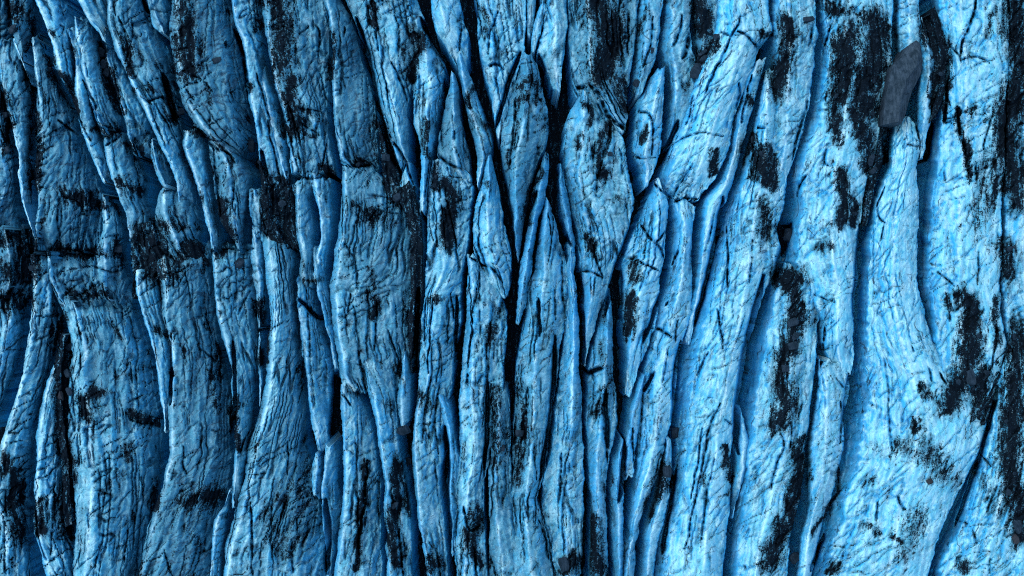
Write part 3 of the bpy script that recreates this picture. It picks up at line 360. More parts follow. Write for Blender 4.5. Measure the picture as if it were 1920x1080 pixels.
# ------------------------------------------------------------------ measured open crevasses between the ridges: (half width px, depth share, points)
VOIDS = [
(7,1,[(1160,480),(1163,560),(1160,640),(1165,720),(1168,800)]),(6,1,[(1172,825),(1168,880),(1160,940)]),(5.5,1,[(1088,510),(1092,600),(1094,690)]),(5.5,1,[(962,490),(959,600),(955,710)]),
(4.5,1,[(857,555),(855,650),(852,745)]),(7,1,[(834,800),(840,870),(838,930),(846,1010)]),(5,1,[(916,715),(913,800),(908,880)]),(5.5,1,[(1042,630),(1037,720),(1030,790),(1012,900)]),
(10,1,[(632,695),(628,760),(622,825)]),(7,1,[(610,935),(617,1000),(614,1075)]),(7,1,[(1039,190),(1044,300),(1046,400),(1070,460)]),(6,1,[(790,35),(815,90),(845,128)]),(5,1,[(841,130),(832,180),(822,245)]),
(7,1,[(880,95),(900,180),(925,250),(940,320),(956,400),(966,478)]),(5,1,[(976,98),(957,145),(944,190),(929,240)]),(5.5,1,[(1009,104),(1028,158),(1043,212)]),(6.5,1,[(1222,340),(1200,390),(1175,450),(1150,520),(1135,590)]),(5.5,1,[(1272,225),(1250,280),(1230,325)]),
(6,.9,[(1356,370),(1345,430),(1325,520),(1303,610)]),(8,.9,[(1432,515),(1405,620),(1390,700),(1380,790),(1383,850)]),(9,.9,[(1482,420),(1465,480),(1450,535)]),(5,.8,[(1275,640),(1264,710),(1262,800)]),
(6,.8,[(1612,420),(1605,520),(1600,595)]),(6.5,1,[(668,35),(690,100),(705,180),(728,270),(752,325)]),(5,.7,[(1792,985),(1840,845),(1872,725)]),(4,.7,[(1592,700),(1578,800)]),(8,.9,[(306,140),(330,235)]),(5,.8,[(440,55),(458,110),(467,175)]),
(5,.8,[(268,0),(280,25)]),(5,.9,[(885,300),(892,350)]),(5,.9,[(1130,690),(1095,700)]),(6,.9,[(785,540),(780,640),(778,720)]),(4.5,.9,[(768,820),(770,900)]),(5,.9,[(1225,700),(1206,735)]),(5,1,[(1240,545),(1225,590),(1205,640)]),
(5,.8,[(490,280),(500,330)]),(4.5,.8,[(560,560),(600,600)]),(4.5,.8,[(322,690),(320,760)]),(5,.8,[(436,640),(440,700),(441,800)]),(5,.9,[(1135,730),(1140,840)]),(5,.9,[(1012,630),(1010,560)]),
(6,.9,[(1748,230),(1738,300)]),(6,.9,[(1658,250),(1662,305)]),(5,.8,[(1545,1000),(1520,1070)]),(5,.9,[(1005,360),(985,420)]),(4.5,.9,[(1268,880),(1255,960),(1240,1040)]),
]
# ------------------------------------------------------------------ noise
_G = rng.random((8, 256)) * 2 * np.pi
_P = rng.permutation(256)
def perlin(x, y, seed=0):
    xi = np.floor(x).astype(np.int64); yi = np.floor(y).astype(np.int64)
    xf = x - xi; yf = y - yi
    def g(ix, iy, dx, dy):
        h = _P[(_P[(ix + seed * 57) & 255] + iy) & 255]
        an = _G[seed % 8][h]
        return np.cos(an) * dx + np.sin(an) * dy
    u = xf ** 3 * (xf * (xf * 6 - 15) + 10); v = yf ** 3 * (yf * (yf * 6 - 15) + 10)
    n0 = g(xi, yi, xf, yf) * (1 - u) + g(xi + 1, yi, xf - 1, yf) * u
    n1 = g(xi, yi + 1, xf, yf - 1) * (1 - u) + g(xi + 1, yi + 1, xf - 1, yf - 1) * u
    return (n0 * (1 - v) + n1 * v) * 1.5
def fbm(x, y, octv=4, seed=0, gain=.5):
    s = 0; am = 1; t = 0
    for k in range(octv):
        s = s + am * perlin(x * 2 ** k + 13.7 * k, y * 2 ** k - 7.3 * k, seed + k); t += am; am *= gain
    return s / t
def facet(x, y, seed=0, slope=.5):
    xi = np.floor(x).astype(np.int64); yi = np.floor(y).astype(np.int64)
    best = np.full(x.shape, 1e9); val = np.zeros(x.shape)
    for dx in (-1, 0, 1):
        for dy in (-1, 0, 1):
            h = _P[(_P[(xi + dx + seed * 31) & 255] + yi + dy) & 255]; h2 = _P[(h + 77) & 255]; h3 = _P[(h2 + 131) & 255]; h4 = _P[(h3 + 19) & 255]
            ox = x - (xi + dx + h / 255.); oy = y - (yi + dy + h2 / 255.)
            d = ox * ox + oy * oy; m = d < best
            best = np.where(m, d, best); val = np.where(m, ((h3 / 127.5 - 1) * ox + (h4 / 127.5 - 1) * oy) * slope + (h4 / 255. - .5) * .35, val)
    return val
def sstep(a, b, x):
    t = np.clip((x - a) / (b - a), 0, 1); return t * t * (3 - 2 * t)
def spline(pts):
    if len(pts) < 3: return pts
    P_ = [pts[0]] + list(pts) + [pts[-1]]; out = []
    for i in range(1, len(P_) - 2):
        p0, p1, p2, p3 = (np.array(P_[i + k], float) for k in (-1, 0, 1, 2))
        for t in (0, .34, .67):
            out.append(tuple(.5 * (2 * p1 + (p2 - p0) * t + (2 * p0 - 5 * p1 + 4 * p2 - p3) * t * t + (3 * p1 - p0 - 3 * p2 + p3) * t ** 3)))
    return out + [tuple(pts[-1])]
CRACKS = [(max(2., a_ * .85), min(b_, 1.3), spline(c_)) for a_, b_, c_ in CRACKS]; DIRT = [(a_, b_ * .9, spline(c_)) for a_, b_, c_ in DIRT]; VOIDS = [(a_, b_, spline(c_)) for a_, b_, c_ in VOIDS]
def segfield(px, py, items, soft, mode):
    """max over strokes of a falloff with distance; px,py flat arrays (photo px)"""
    out = np.zeros_like(px)
    x0, x1, y0, y1 = px.min(), px.max(), py.min(), py.max()
    for hw, st, pts in items:
        m = hw * soft + 2
        xs = [p[0] for p in pts]; ys = [p[1] for p in pts]
        if max(xs) + m < x0 or min(xs) - m > x1 or max(ys) + m < y0 or min(ys) - m > y1: continue
        sel = np.nonzero((px > min(xs) - m) & (px < max(xs) + m) & (py > min(ys) - m) & (py < max(ys) + m))[0]
        if len(sel) == 0: continue
        qx, qy = px[sel], py[sel]; d = np.full(len(sel), 1e9)
        tot = sum(math.dist(pts[i], pts[i + 1]) for i in range(len(pts) - 1)); acc = 0
        for i in range(len(pts) - 1):
            ax, ay = pts[i]; bx, by = pts[i + 1]; L = max(math.dist(pts[i], pts[i + 1]), .01)
            t = np.clip(((qx - ax) * (bx - ax) + (qy - ay) * (by - ay)) / L ** 2, 0, 1)
            s = (acc + t * L) / tot
            taper = np.clip(np.minimum(s, 1 - s) * 6 + (.35 if mode == 'crack' else .75), 0, 1)
            dd = np.hypot(qx - ax - t * (bx - ax), qy - ay - t * (by - ay)) / (hw * taper)
            d = np.minimum(d, dd); acc += L
        f = st * (1 - sstep(.25, 1.0, d)) if mode == 'crack' else st * np.clip(1.12 - .56 * d, 0, 1)
        out[sel] = np.maximum(out[sel], f)
    return out

# ------------------------------------------------------------------ materials
def mat(name):
    m = bpy.data.materials.new(name); m.use_nodes = True
    n = m.node_tree; n.nodes.clear()
    return m, n
class N:
    def __init__(s, n): s.n = n
    def __call__(s, t, ins={}, **kw):
        nd = s.n.nodes.new('ShaderNode' + t)
        for k, v in kw.items(): setattr(nd, k, v)
        for k, v in ins.items():
            if isinstance(v, bpy.types.NodeSocket): s.n.links.new(v, nd.inputs[k])
            else: nd.inputs[k].default_value = v
        return nd
    def noise(s, vec, scale, detail=3, rough=.55, out='Fac', **kw):
        return s('TexNoise', {'Vector': vec, 'Scale': scale, 'Detail': detail, 'Roughness': rough, **kw}).outputs[out]
    def ramp(s, x, a, b, lo=0., hi=1.):
        return s('MapRange', {'Value': x, 'From Min': a, 'From Max': b, 'To Min': lo, 'To Max': hi}, interpolation_type='SMOOTHSTEP').outputs[0]
    def math(s, op, a, b=0., clamp=False):
        return s('Math', {0: a, 1: b}, operation=op, use_clamp=clamp).outputs[0]
    def mix(s, f, a, b, blend='MIX'):
        nd = s('Mix', data_type='RGBA', blend_type=blend)
        for k, v in ((0, f), (6, a), (7, b)):
            if isinstance(v, bpy.types.NodeSocket): s.n.links.new(v, nd.inputs[k])
            else: nd.inputs[k].default_value = v if k == 0 else (*v, 1)
        return nd.outputs[2]
    def scale(s, vec, sc):
        return s('Mapping', {'Vector': vec, 'Scale': sc}).outputs[0]

C_FROST = (.365, .675, .71); C_ICE = (.128, .50, .615); C_WALL = (.025, .40, .70); C_DUST_SHADE = (.044, .180, .25); C_SILT = (.004, .008, .012)
def ice_material():
    m, n = mat('glacier_ice'); q = N(n)
    flow = q('Attribute', attribute_name='flow').outputs['Vector']
    msk = q('Attribute', attribute_name='mask')
    sep = q('SeparateColor', {0: msk.outputs['Color']})
    dirt, wall, dust = sep.outputs[0], sep.outputs[1], sep.outputs[2]
    frost = msk.outputs['Alpha']
    # stretched along the ridge (flow = across, along, seed)
    big = q.noise(q.scale(flow, (.5, .16, 1)), 1.0, 4, .6)
    mid = q.noise(q.scale(flow, (1.6, .6, 1)), 1.3, 5, .65)
    fine = q.noise(q.scale(flow, (1.25, .85, 1)), 3.0, 5, .75)
    grain = q.noise(flow, 8.5, 3, .8)
    warp = q('VectorMath', {0: flow, 1: q('VectorMath', {0: q.noise(q.scale(flow, (.5, .5, 1)), 1., 3, .5, out='Color'), 1: (2.2, 2.2, 0)}, operation='MULTIPLY').outputs[0]}, operation='ADD').outputs[0]
    rot = q('Mapping', {'Vector': warp, 'Rotation': (0, 0, math.radians(24)), 'Scale': (1, 1, 1)}).outputs[0]
    foli = q.noise(q.scale(rot, (.34, 1.9, 1)), 1.6, 5, .75)         # foliation: fine oblique layers
    foli2 = q.noise(q.scale(warp, (2.6, .24, 1)), 1.5, 5, .72)       # streaks down the ridge
    col = q.mix(q.ramp(mid, .34, .68), C_ICE, C_FROST)
    col = q.mix(frost, col, (.47, .76, .79))
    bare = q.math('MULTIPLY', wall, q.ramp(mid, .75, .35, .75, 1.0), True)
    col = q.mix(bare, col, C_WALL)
    # dust and painted flank shade: mottled grey film gathered in layers
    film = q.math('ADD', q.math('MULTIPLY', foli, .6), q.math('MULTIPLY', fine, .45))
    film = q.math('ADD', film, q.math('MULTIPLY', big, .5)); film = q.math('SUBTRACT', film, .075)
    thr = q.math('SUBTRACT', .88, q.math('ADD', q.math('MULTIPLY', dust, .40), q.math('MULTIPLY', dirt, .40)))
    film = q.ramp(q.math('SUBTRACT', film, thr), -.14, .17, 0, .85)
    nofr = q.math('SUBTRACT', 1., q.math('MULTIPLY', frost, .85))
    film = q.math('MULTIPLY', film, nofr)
    col = q.mix(film, col, C_DUST_SHADE)
    gr = q.math('ADD', q.math('MULTIPLY', grain, .55), q.math('MULTIPLY', fine, .45))
    gr = q.math('ADD', q.math('MULTIPLY', gr, .6), q.math('MULTIPLY', q.noise(q.scale(flow, (1.2, .8, 1)), 5.0, 2, .8), .4))
    clean = q.ramp(dust, .05, .4, .45, 1.)
    col = q.mix(q.math('MULTIPLY', q.ramp(gr, .50, .38, 0, .60), clean), col, (.050, .20, .32))
    col = q.mix(q.math('MULTIPLY', q.ramp(gr, .54, .66, 0, .5), clean), col, (.47, .76, .79))
    # thin dark seams
    fd = q.math('SUBTRACT', foli, q.math('MULTIPLY', dust, .10))
    seam = q.ramp(fd, .41, .29, 0, .8)
    seam = q.math('MULTIPLY', seam, q.ramp(q.math('ADD', big, q.math('MULTIPLY', dust, .16)), .40, .56))
    seam2 = q.math('MULTIPLY', q.ramp(foli2, .42, .33, 0, .9), q.ramp(mid, .30, .5))
    col = q.mix(q.math('MULTIPLY', q.math('MAXIMUM', seam, seam2), nofr), col, (.035, .075, .11))
    # pepper of grit
    pep = q('TexVoronoi', {'Vector': flow, 'Scale': 6.5}, feature='F1')
    pepm = q.math('MULTIPLY', q.ramp(pep.outputs['Distance'], .20, .12), q.ramp(q.noise(flow, 1.1, 3, .6), .50, .66))
    col = q.mix(q.math('MULTIPLY', pepm, .8), col, (.02, .03, .04))
    # gravel and silt
    streak = q.noise(q.scale(flow, (2.4, .38, 1)), 1.4, 5, .72)
    brk = q.math('ADD', q.math('MULTIPLY', fine, 1.8), q.math('MULTIPLY', grain, 2.0))
    brk = q.math('ADD', brk, q.math('MULTIPLY', streak, 2.2))         # mean 2.65
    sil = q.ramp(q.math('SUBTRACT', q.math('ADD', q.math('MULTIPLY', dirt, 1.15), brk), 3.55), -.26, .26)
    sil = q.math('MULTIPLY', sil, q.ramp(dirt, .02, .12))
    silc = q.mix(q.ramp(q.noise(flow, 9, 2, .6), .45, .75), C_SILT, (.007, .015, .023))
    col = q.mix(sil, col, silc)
    h = q.math('ADD', q.math('MULTIPLY', foli, .55), q.math('MULTIPLY', fine, .5))
    h = q.math('ADD', h, q.math('MULTIPLY', grain, .7)); h = q.math('ADD', h, q.math('MULTIPLY', foli2, .8))
    h = q.math('SUBTRACT', h, q.math('MULTIPLY', sil, .15))
    bump = q('Bump', {'Height': h, 'Strength': .8, 'Distance': q.ramp(dust, .05, .45, .034, .062)})
    b = q('BsdfPrincipled', {'Base Color': col, 'Roughness': q.math('ADD', .8, q.math('MULTIPLY', sil, .15)), 'Normal': bump.outputs[0], 'IOR': 1.31, 'Specular IOR Level': .04})
    o = q('OutputMaterial', {0: b.outputs[0]})
    return m
def rock_material(name, ca, cb):
    m, n = mat(name); q = N(n)
    co = q('TexCoord').outputs['Object']; info = q('ObjectInfo')
    v = q('VectorMath', {0: co, 1: info.outputs['Location']}, operation='ADD').outputs[0]
    a_ = q.noise(v, 1.6, 5, .6); s_ = q.noise(q.scale(v, (6, .7, 1)), 1.2, 4, .6)
    c = q.mix(q.ramp(q.math('ADD', q.math('MULTIPLY', a_, .5), q.math('MULTIPLY', s_, .5)), .36, .64), ca, cb)
    c = q.mix(q.ramp(q.noise(v, 11, 3, .7), .56, .72, 0, .5), c, tuple(x * .4 for x in ca))
    bump = q('Bump', {'Height': q.math('ADD', q.noise(v, 5, 5, .65), q.math('MULTIPLY', s_, .6)), 'Strength': .6, 'Distance': .12})
    b = q('BsdfPrincipled', {'Base Color': c, 'Roughness': .9, 'Specular IOR Level': .08, 'Normal': bump.outputs[0]})
    q('OutputMaterial', {0: b.outputs[0]}); return m
M_ICE = ice_material()
M_ROCK = rock_material('grey_rock', (.006, .016, .024), (.020, .038, .054))
M_BROWN = rock_material('brown_rock', (.016, .020, .024), (.034, .038, .042))
M_SLAB = rock_material('slab_rock', (.010, .022, .032), (.036, .060, .080))
M_GRAVEL = rock_material('gravel', (.003, .008, .013), (.013, .030, .044))

# ------------------------------------------------------------------ meshes
def mesh_np(name, co, quads, material, mask=None, flow=None, smooth=True, tris=None):
    me = bpy.data.meshes.new(name)
    fa = quads if tris is None else tris
    k = fa.shape[1]
    me.vertices.add(len(co)); me.vertices.foreach_set('co', co.astype(np.float32).ravel())
    me.loops.add(fa.size); me.polygons.add(len(fa))
    me.loops.foreach_set('vertex_index', fa.astype(np.int32).ravel())
    me.polygons.foreach_set('loop_start', np.arange(0, fa.size, k, dtype=np.int32))
    me.polygons.foreach_set('loop_total', np.full(len(fa), k, dtype=np.int32))
    me.polygons.foreach_set('use_smooth', np.full(len(fa), smooth))
    me.update(calc_edges=True); me.validate()
    if mask is not None:
        at = me.attributes.new('mask', 'FLOAT_COLOR', 'POINT'); at.data.foreach_set('color', mask.astype(np.float32).ravel())
    if flow is not None:
        at = me.attributes.new('flow', 'FLOAT_VECTOR', 'POINT'); at.data.foreach_set('vector', flow.astype(np.float32).ravel())
    me.materials.append(material)
    return me
def link(name, me, label=None, cat=None, group=None, kind=None, parent=None):
    o = bpy.data.objects.new(name, me); COL.objects.link(o)
    if label: o['label'] = label
    if cat: o['category'] = cat
    if group: o['group'] = group
    if kind: o['kind'] = kind
    if parent: o.parent = parent
    return o

BED = -9.5
ZB = np.full((1080 // 2 + 200, 1920 // 2 + 200), -9.0)     # highest surface seen at each photo position (for resting rocks)
STONES = []                                                 # ridge, candidate places for gravel
def world(px, py, z):
    f = (CAMH - z) / CAMH / PPM
    return (px - 960) * f, (540 - py) * f
def interp_rows(rows, ys):
    r = np.array(rows, float)
    # monotone-ish smooth interpolation: linear then smoothed
    out = []
    for k in (1, 2, 3):
        out.append(np.interp(ys, r[:, 0], r[:, k]))
    out = np.array(out)
    ker = np.hanning(11); ker /= ker.sum()
    pad = np.pad(out, ((0, 0), (5, 5)), mode='reflect', reflect_type='odd')
    return np.array([np.convolve(p, ker, 'valid') for p in pad])
def build_ridge(i, name, label, opt, rows):
    rows = [list(r) for r in rows]
    open_top = rows[0][0] <= 0; open_bot = rows[-1][0] >= 1090
    if open_top:
        d = [(rows[0][k] - rows[1][k]) / (rows[1][0] - rows[0][0]) for k in (1, 2, 3)]
        d = [max(-.6, min(.6, v)) for v in d]; mid = sum(d) / 3
        rows.insert(0, [-110] + [rows[0][k] + 100 * mid for k in (1, 2, 3)])
    if open_bot:
        d = [(rows[-1][k] - rows[-2][k]) / (rows[-1][0] - rows[-2][0]) for k in (1, 2, 3)]
        mid = sum(max(-.6, min(.6, v)) for v in d) / 3
        rows.append([1195] + [rows[-1][k] + 100 * mid for k in (1, 2, 3)])
    if rows[0][1] < 480:
        if not open_top and 380 < rows[0][0] < 640: rows[0][0] -= 14
        if not open_bot and 380 < rows[-1][0] < 640: rows[-1][0] += 8
    for r in rows:      # ridges that leave the frame sideways go on as far as the others
        if r[1] <= -59: r[1] = -120
        if r[3] >= 1999: r[3] = 2050
    y0, y1 = rows[0][0], rows[-1][0]
    ys = np.linspace(y0, y1, max(8, int((y1 - y0) / 2.3)))
    L, Cc, R = interp_rows(rows, ys)
    g = opt.get('g', .2); zc = opt.get('zc', 0.); zl = opt.get('zl', -2.6); zr = opt.get('zr', -2.6); p = opt.get('p', 1.2); qq = opt.get('q', 1.3)
    fx = (float(np.mean(Cc)) - 960) / 960; fx = max(-1, min(1, fx)); zl *= 1 + .75 * fx; zr *= 1 - (.75 if fx > 0 else .4) * fx
    of = sstep(.15, .6, abs(fx)); kk = .55 + .5 * of; p = 1 + (p - 1) * kk + (.7 * of if fx > 0 else 0); qq = 1 + (qq - 1) * kk + (1.0 * of if fx < 0 else .3 * of)
    cm = .12 - .075 * of
    ctr = 1 - of
    zl = zl * (1 - .48 * ctr); zr = zr * (1 - .48 * ctr); p = p * (1 - ctr) + ctr * min(p, 1.05); qq = qq * (1 - ctr) + ctr * min(qq, 1.05)
    if fx > 0: p += 1.0 * of
    sx = i * 37.7
    def jag(seed, a1, a2):
        return a1 * fbm(ys / 80, 0 * ys + sx + seed * 9.1, 2, 1) + a2 * fbm(ys / 26, 0 * ys + sx + seed * 5.3, 2, 2) * (.4 + 1.2 * sstep(-.2, .4, fbm(ys / 90, 0 * ys + sx + seed, 2, 5))) + 1.6 * fbm(ys / 6.5, 0 * ys + sx + seed * 3.3, 2, 4)
    L = L + jag(1, 5, 3); R = R + jag(2, 5, 3); Cc = Cc + jag(3, 3, 1.4)
    Cc = np.clip(Cc, L + cm * (R - L), R - cm * (R - L))
    gap = np.minimum(4.4 - 3.2 * of + opt.get('gap', 0), (R - L) * .13); L = L + gap; R = R - gap
    bad = R - L < 1.5; mid = (L + R) / 2
    L = np.where(bad, mid - .75, L); R = np.where(bad, mid + .75, R); Cc = np.clip(Cc, L + .2, R - .2)
    W = (R - L).max()
    nl = max(5, int((Cc - L).max() / 1.9)); nr = max(5, int((R - Cc).max() / 1.9)); sk = 5
    tl = np.linspace(0, 1, nl + 1) ** 1.15; tr = np.linspace(0, 1, nr + 1) ** (1 / 1.15)
    nrow = len(ys); ncol = nl + nr + 1 + 2 * sk
    PX = np.zeros((nrow, ncol)); Z = np.zeros((nrow, ncol)); E = np.zeros((nrow, ncol)); A = np.zeros((nrow, ncol))
    # crest height falls off towards closed ends
    wrow = R - L
    tip = np.ones(nrow)
    n0 = 60
    sharp = name == 'ice_fin' and abs(fx) < .32
    lo = .88 if sharp else (.05 if (y0 > 370 and y0 < 640 and L.mean() < 480) else .55)
    if not open_top: tip *= lo + (1 - lo) * sstep(0, n0 * .6, ys - y0)
    if not open_bot: tip *= .35 + .65 * sstep(0, n0 * 1.3, y1 - ys)
    narrow = sstep(4, 34, wrow) * .6 + .4 if not sharp else sstep(3, 16, wrow) * .25 + .75
    crest = zc + .55 * fbm(ys / 110, 0 * ys + sx + 3, 3, 4) + .10 * fbm(ys / 22, 0 * ys + sx, 2, 5)
    zL = zl + .5 * fbm(ys / 60, 0 * ys + sx + 7, 3, 6); zR = zr + .5 * fbm(ys / 60, 0 * ys + sx + 11, 3, 7)
    base = np.minimum(zL, zR)
    crest = base + (crest - base) * tip * narrow
    # outer ridges are flat-topped slabs: a sheer wall with a sharp lip, then a nearly level crown
    rgt = of if fx > 0 else 0.; lft = of if fx < 0 else 0.
    twn = .26 + .10 * fbm(ys / 45, 0 * ys + sx + 2, 3, 6) + .05 * perlin(ys / 9, 0 * ys + sx, 3)
    def slab(t, tw, k): return np.where(t < tw, k * t / tw, k + (1 - k) * (t - tw) / (1 - tw))
    def SHL(t): return (1 - rgt * .85) * (1 - (1 - t) ** p) + rgt * .85 * slab(t, twn, .84)
    def SHR(t): return (1 - lft * .55) * (1 - t ** qq) + lft * .55 * slab(1 - t, twn * 1.1, .70)
    for j, t in enumerate(tl):
        c = sk + j; PX[:, c] = L + (Cc - L) * t
        Z[:, c] = zL + (np.maximum(crest, zL + .15) - zL) * SHL(t); E[:, c] = 1 - t; A[:, c] = -(1 - t)
    for j, t in enumerate(tr):
        if j == 0: continue
        c = sk + nl + j; PX[:, c] = Cc + (R - Cc) * t
        Z[:, c] = zR + (np.maximum(crest, zR + .15) - zR) * SHR(t); E[:, c] = t; A[:, c] = t
    PY = np.repeat(ys[:, None], ncol, 1)
    core = slice(sk, ncol - sk)
    U = (PX - Cc[:, None]) / PPM; V = PY / PPM
    u, v = U[:, core] + sx, V[:, core]
    z = Z[:, core]; ed = E[:, core]
    body = np.clip(wrow[:, None] / 60, .25, 1)
    # relief: long flutes, chipped facets, steps, random splits
    rt = 1 - .55 * max(0, min(1, fx * 1.6))
    wu = u + .5 * fbm(u * .5, v * .2, 2, 3)
    dz = .20 * body * fbm(u * .55, v * .14, 4, 1) + rt * body * (.55 * facet(wu * .55 + .12 * v, v * .16, 2) + .28 * facet(wu * 1.3 + .3 * v, v * .42, 4))
    rid = 1 - 2 * np.abs(perlin(u * .62 + .5 * fbm(u * .4, v * .15, 2, 3), v * .075, 2)) * 1.4; dz += .22 * rt * body * (rid - .3)
    rid2 = 1 - 2 * np.abs(perlin(u * 1.5 + .5 * fbm(u * .6, v * .3, 2, 5), v * .16 + 5, 6)) * 1.4; dz += .14 * body * (rid2 - .3)
    dz += .14 * body * fbm(u * .9 + v * .35, v * .45, 4, 3)
    fac = np.abs(fbm(u * .7 + .4 * v, v * .30, 3, 2)); dz -= .45 * body * (sstep(.10, 0, fac)) * (.4 + .6 * sstep(-.1, .25, fbm(u * .3, v * .2, 2, 5)))
    n1 = np.abs(perlin(u * 1.0 + .25 * fbm(u, v * .5, 2, 4), v * .085, 6)); msk = sstep(-.02, .16, fbm(u * .5, v * .12, 2, 7))
    spl = sstep(.10, .03, n1) * msk; lfx = max(0, min(1, -fx * 1.5)); spl = spl * (1 - .75 * max(0, min(1, fx * 1.7))) * (1 - .35 * lfx); dz -= .95 * body * spl
    n3 = np.abs(perlin(u * 1.9 + .35 * fbm(u, v * .5, 3, 1) + 7, v * .10, 3)); msk3 = sstep(-.02, .2, fbm(u * .5 + 20, v * .16, 2, 2))
    spl3 = sstep(.13, .05, n3) * msk3; spl3 = spl3 * (1 - .85 * max(0, min(1, fx * 1.7))) * (1 - .3 * lfx); dz -= .5 * body * spl3; spl = np.maximum(spl, spl3 * .8)
    n2 = np.abs(perlin(u * .16 + 9, v * .75 + .35 * u + .3 * fbm(u * .8, v, 2, 1), 5)); msk2 = sstep(.04, .22, fbm(u * .25 + 4, v * .2, 2, 3))
    st = sstep(.07, .01, n2) * msk2; dz -= (.30 + .3 * lfx) * body * st
    dz += .05 * fbm(u * 2.6, v * 1.1, 4, 2, .62) + .11 * fbm(u * 3.4, v * .5, 3, 7, .6) + .045 * perlin(u * 6, v * 4, 3)
    fol = perlin(u * 1.0 - v * .8, v * 3.4 + u * 1.9 + .8 * fbm(u * .6, v * .6, 2, 6), 4); dz += (.05 + .05 * lfx) * fol * sstep(-.2, .3, fbm(u * .3, v * .3, 2, 2)) * (1 + g)
    # gouges seen on the photograph
    ej = 22 * fbm(PX / 26, 0 * PX + sx, 3, 2) + 6 * perlin(PX / 7, 0 * PX + sx, 5)
    endw = np.maximum(0 if open_top else np.exp(-(ys - y0) / 22.), 0 if open_bot else np.exp(-(y1 - ys) / 22.))
    PY = PY + ej * (endw if np.ndim(endw) else np.zeros(nrow))[:, None]
    px, py = PX[:, core].ravel(), PY[:, core].ravel()
    wob = 3.0 * fbm(px / 30, py / 30, 2, 3); wob2 = 3.0 * fbm(px / 30 + 50, py / 30, 2, 5)
    wa = 13 * fbm(px / 55, py / 80 + 9, 2, 1) + 10 * fbm(px / 15, py / 24, 3, 2); wb = 16 * fbm(px / 55 + 30, py / 80, 2, 4) + 12 * fbm(px / 15 + 9, py / 24, 3, 6)
    cr = segfield(px + wob * 1.1, py + wob2 * 1.1, CRACKS, 1.0, 'crack').reshape(z.shape) * (.45 + .75 * sstep(-.35, .3, perlin(PX[:, core] / 9, PY[:, core] / 9, 6))) * sstep(1.0, .78, ed)
    vo = segfield(px + wob * .9, py + wob2 * .9, VOIDS, 1.0, 'crack').reshape(z.shape)
    z = z + dz - cr * 1.25 - vo * 5.0
    di = segfield(px + wa, py + wb, DIRT, 2.0, 'dirt').reshape(z.shape)
    di = np.where(di > .05, np.clip(di - .45 * dz, 0, 1.1), 0)
    lf = np.clip(1 - PX[:, core] / 1500, 0, 1)
    auto = sstep(.20, .62, fbm(u * .75, v * .30, 4, 7) - .25 * dz) * (.30 + .30 * g + .35 * lf)
    di = np.maximum(di, auto * 1.05)
    if name == 'gravel_heap': di = np.maximum(di, .78 + .4 * fbm(u * .5, v * .4, 3, 2))
    Z[:, core] = z
    # skirts to the bed
    zedL, zedR = Z[:, sk].copy(), Z[:, ncol - sk - 1].copy()
    X = np.zeros_like(PX); Y = np.zeros_like(PX)
    X[:, core], Y[:, core] = world(PX[:, core], PY[:, core], Z[:, core])
    for k in range(sk):
        f = (k + 1) / sk
        rough = .35 * fbm(ys / 25, 0 * ys + sx + k * 3.3, 3, 6)
        for c, src, ze, sg in ((sk - 1 - k, sk, zedL, -1), (ncol - sk + k, ncol - sk - 1, zedR, 1)):
            Z[:, c] = ze + (BED - ze) * f; X[:, c] = X[:, src] + sg * .06 * f + rough * (f * .6); Y[:, c] = Y[:, src]; PY[:, c] = PY[:, src]
            PX[:, c] = PX[:, src]; E[:, c] = 1 + f
    # end caps
    def cap(a, r): return np.concatenate([a[:1] if r is None else r[0], a, a[-1:] if r is None else r[1]])
    bedrow = np.full((1, ncol), BED)
    X = cap(X, None); Y = cap(Y, None); Y[0] += .2; Y[-1] -= .2
    Z = cap(Z, (bedrow, bedrow)); PXx = cap(PX, None); PYy = cap(PY, None); E = cap(E, None); U = cap(U, None); V = cap(V, None)
    E[0] = 2; E[-1] = 2
    nr_ = nrow + 2
    co = np.stack([X, Y, Z], -1).reshape(-1, 3)
    idx = np.arange(nr_ * ncol).reshape(nr_, ncol)
    quads = np.stack([idx[:-1, :-1], idx[1:, :-1], idx[1:, 1:], idx[:-1, 1:]], -1).reshape(-1, 4)
    # masks: silt, bare wall ice, dust film with painted flank shade, frost rim
    full = lambda a, fill=0.: cap(np.concatenate([np.full((nrow, sk), fill), a, np.full((nrow, sk), fill)], 1), None)
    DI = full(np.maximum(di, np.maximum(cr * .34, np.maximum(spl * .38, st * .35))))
    # slope of the big form decides where the ice is weathered white and where it is clean blue wall
    dzdx = np.gradient(Z[1:-1], axis=1) / np.maximum(np.abs(np.gradient(X[1:-1], axis=1)), .02)
    steep = np.abs(dzdx)
    ker = np.hanning(9); ker /= ker.sum()
    steep = np.apply_along_axis(lambda r: np.convolve(np.pad(r, 4, mode='edge'), ker, 'valid'), 1, np.clip(steep, 0, 6))
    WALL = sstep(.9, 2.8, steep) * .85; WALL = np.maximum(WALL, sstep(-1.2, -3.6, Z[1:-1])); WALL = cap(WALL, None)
    FR = np.exp(-((PX - Cc[:, None]) / (2.8 + 1.0 * lft)) ** 2) * (.35 + .65 * sstep(-.3, .2, fbm(ys / 40, 0 * ys + sx, 2, 3)))[:, None]; FR = cap(FR, None)
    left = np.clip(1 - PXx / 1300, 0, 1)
    DU_SHADE = np.clip(g * .9 + .20 * left + .12 + .20 * left * sstep(.15, .8, cap(A, None)), 0, 1) * (1 - .5 * (E > 1))  # right flanks at left get extra film: fine dirt plus painted-in shade
    mask = np.stack([DI, WALL, DU_SHADE, FR], -1).reshape(-1, 4)
    flow = np.stack([U + sx, V, np.full_like(U, i * 3.1)], -1).reshape(-1, 3)
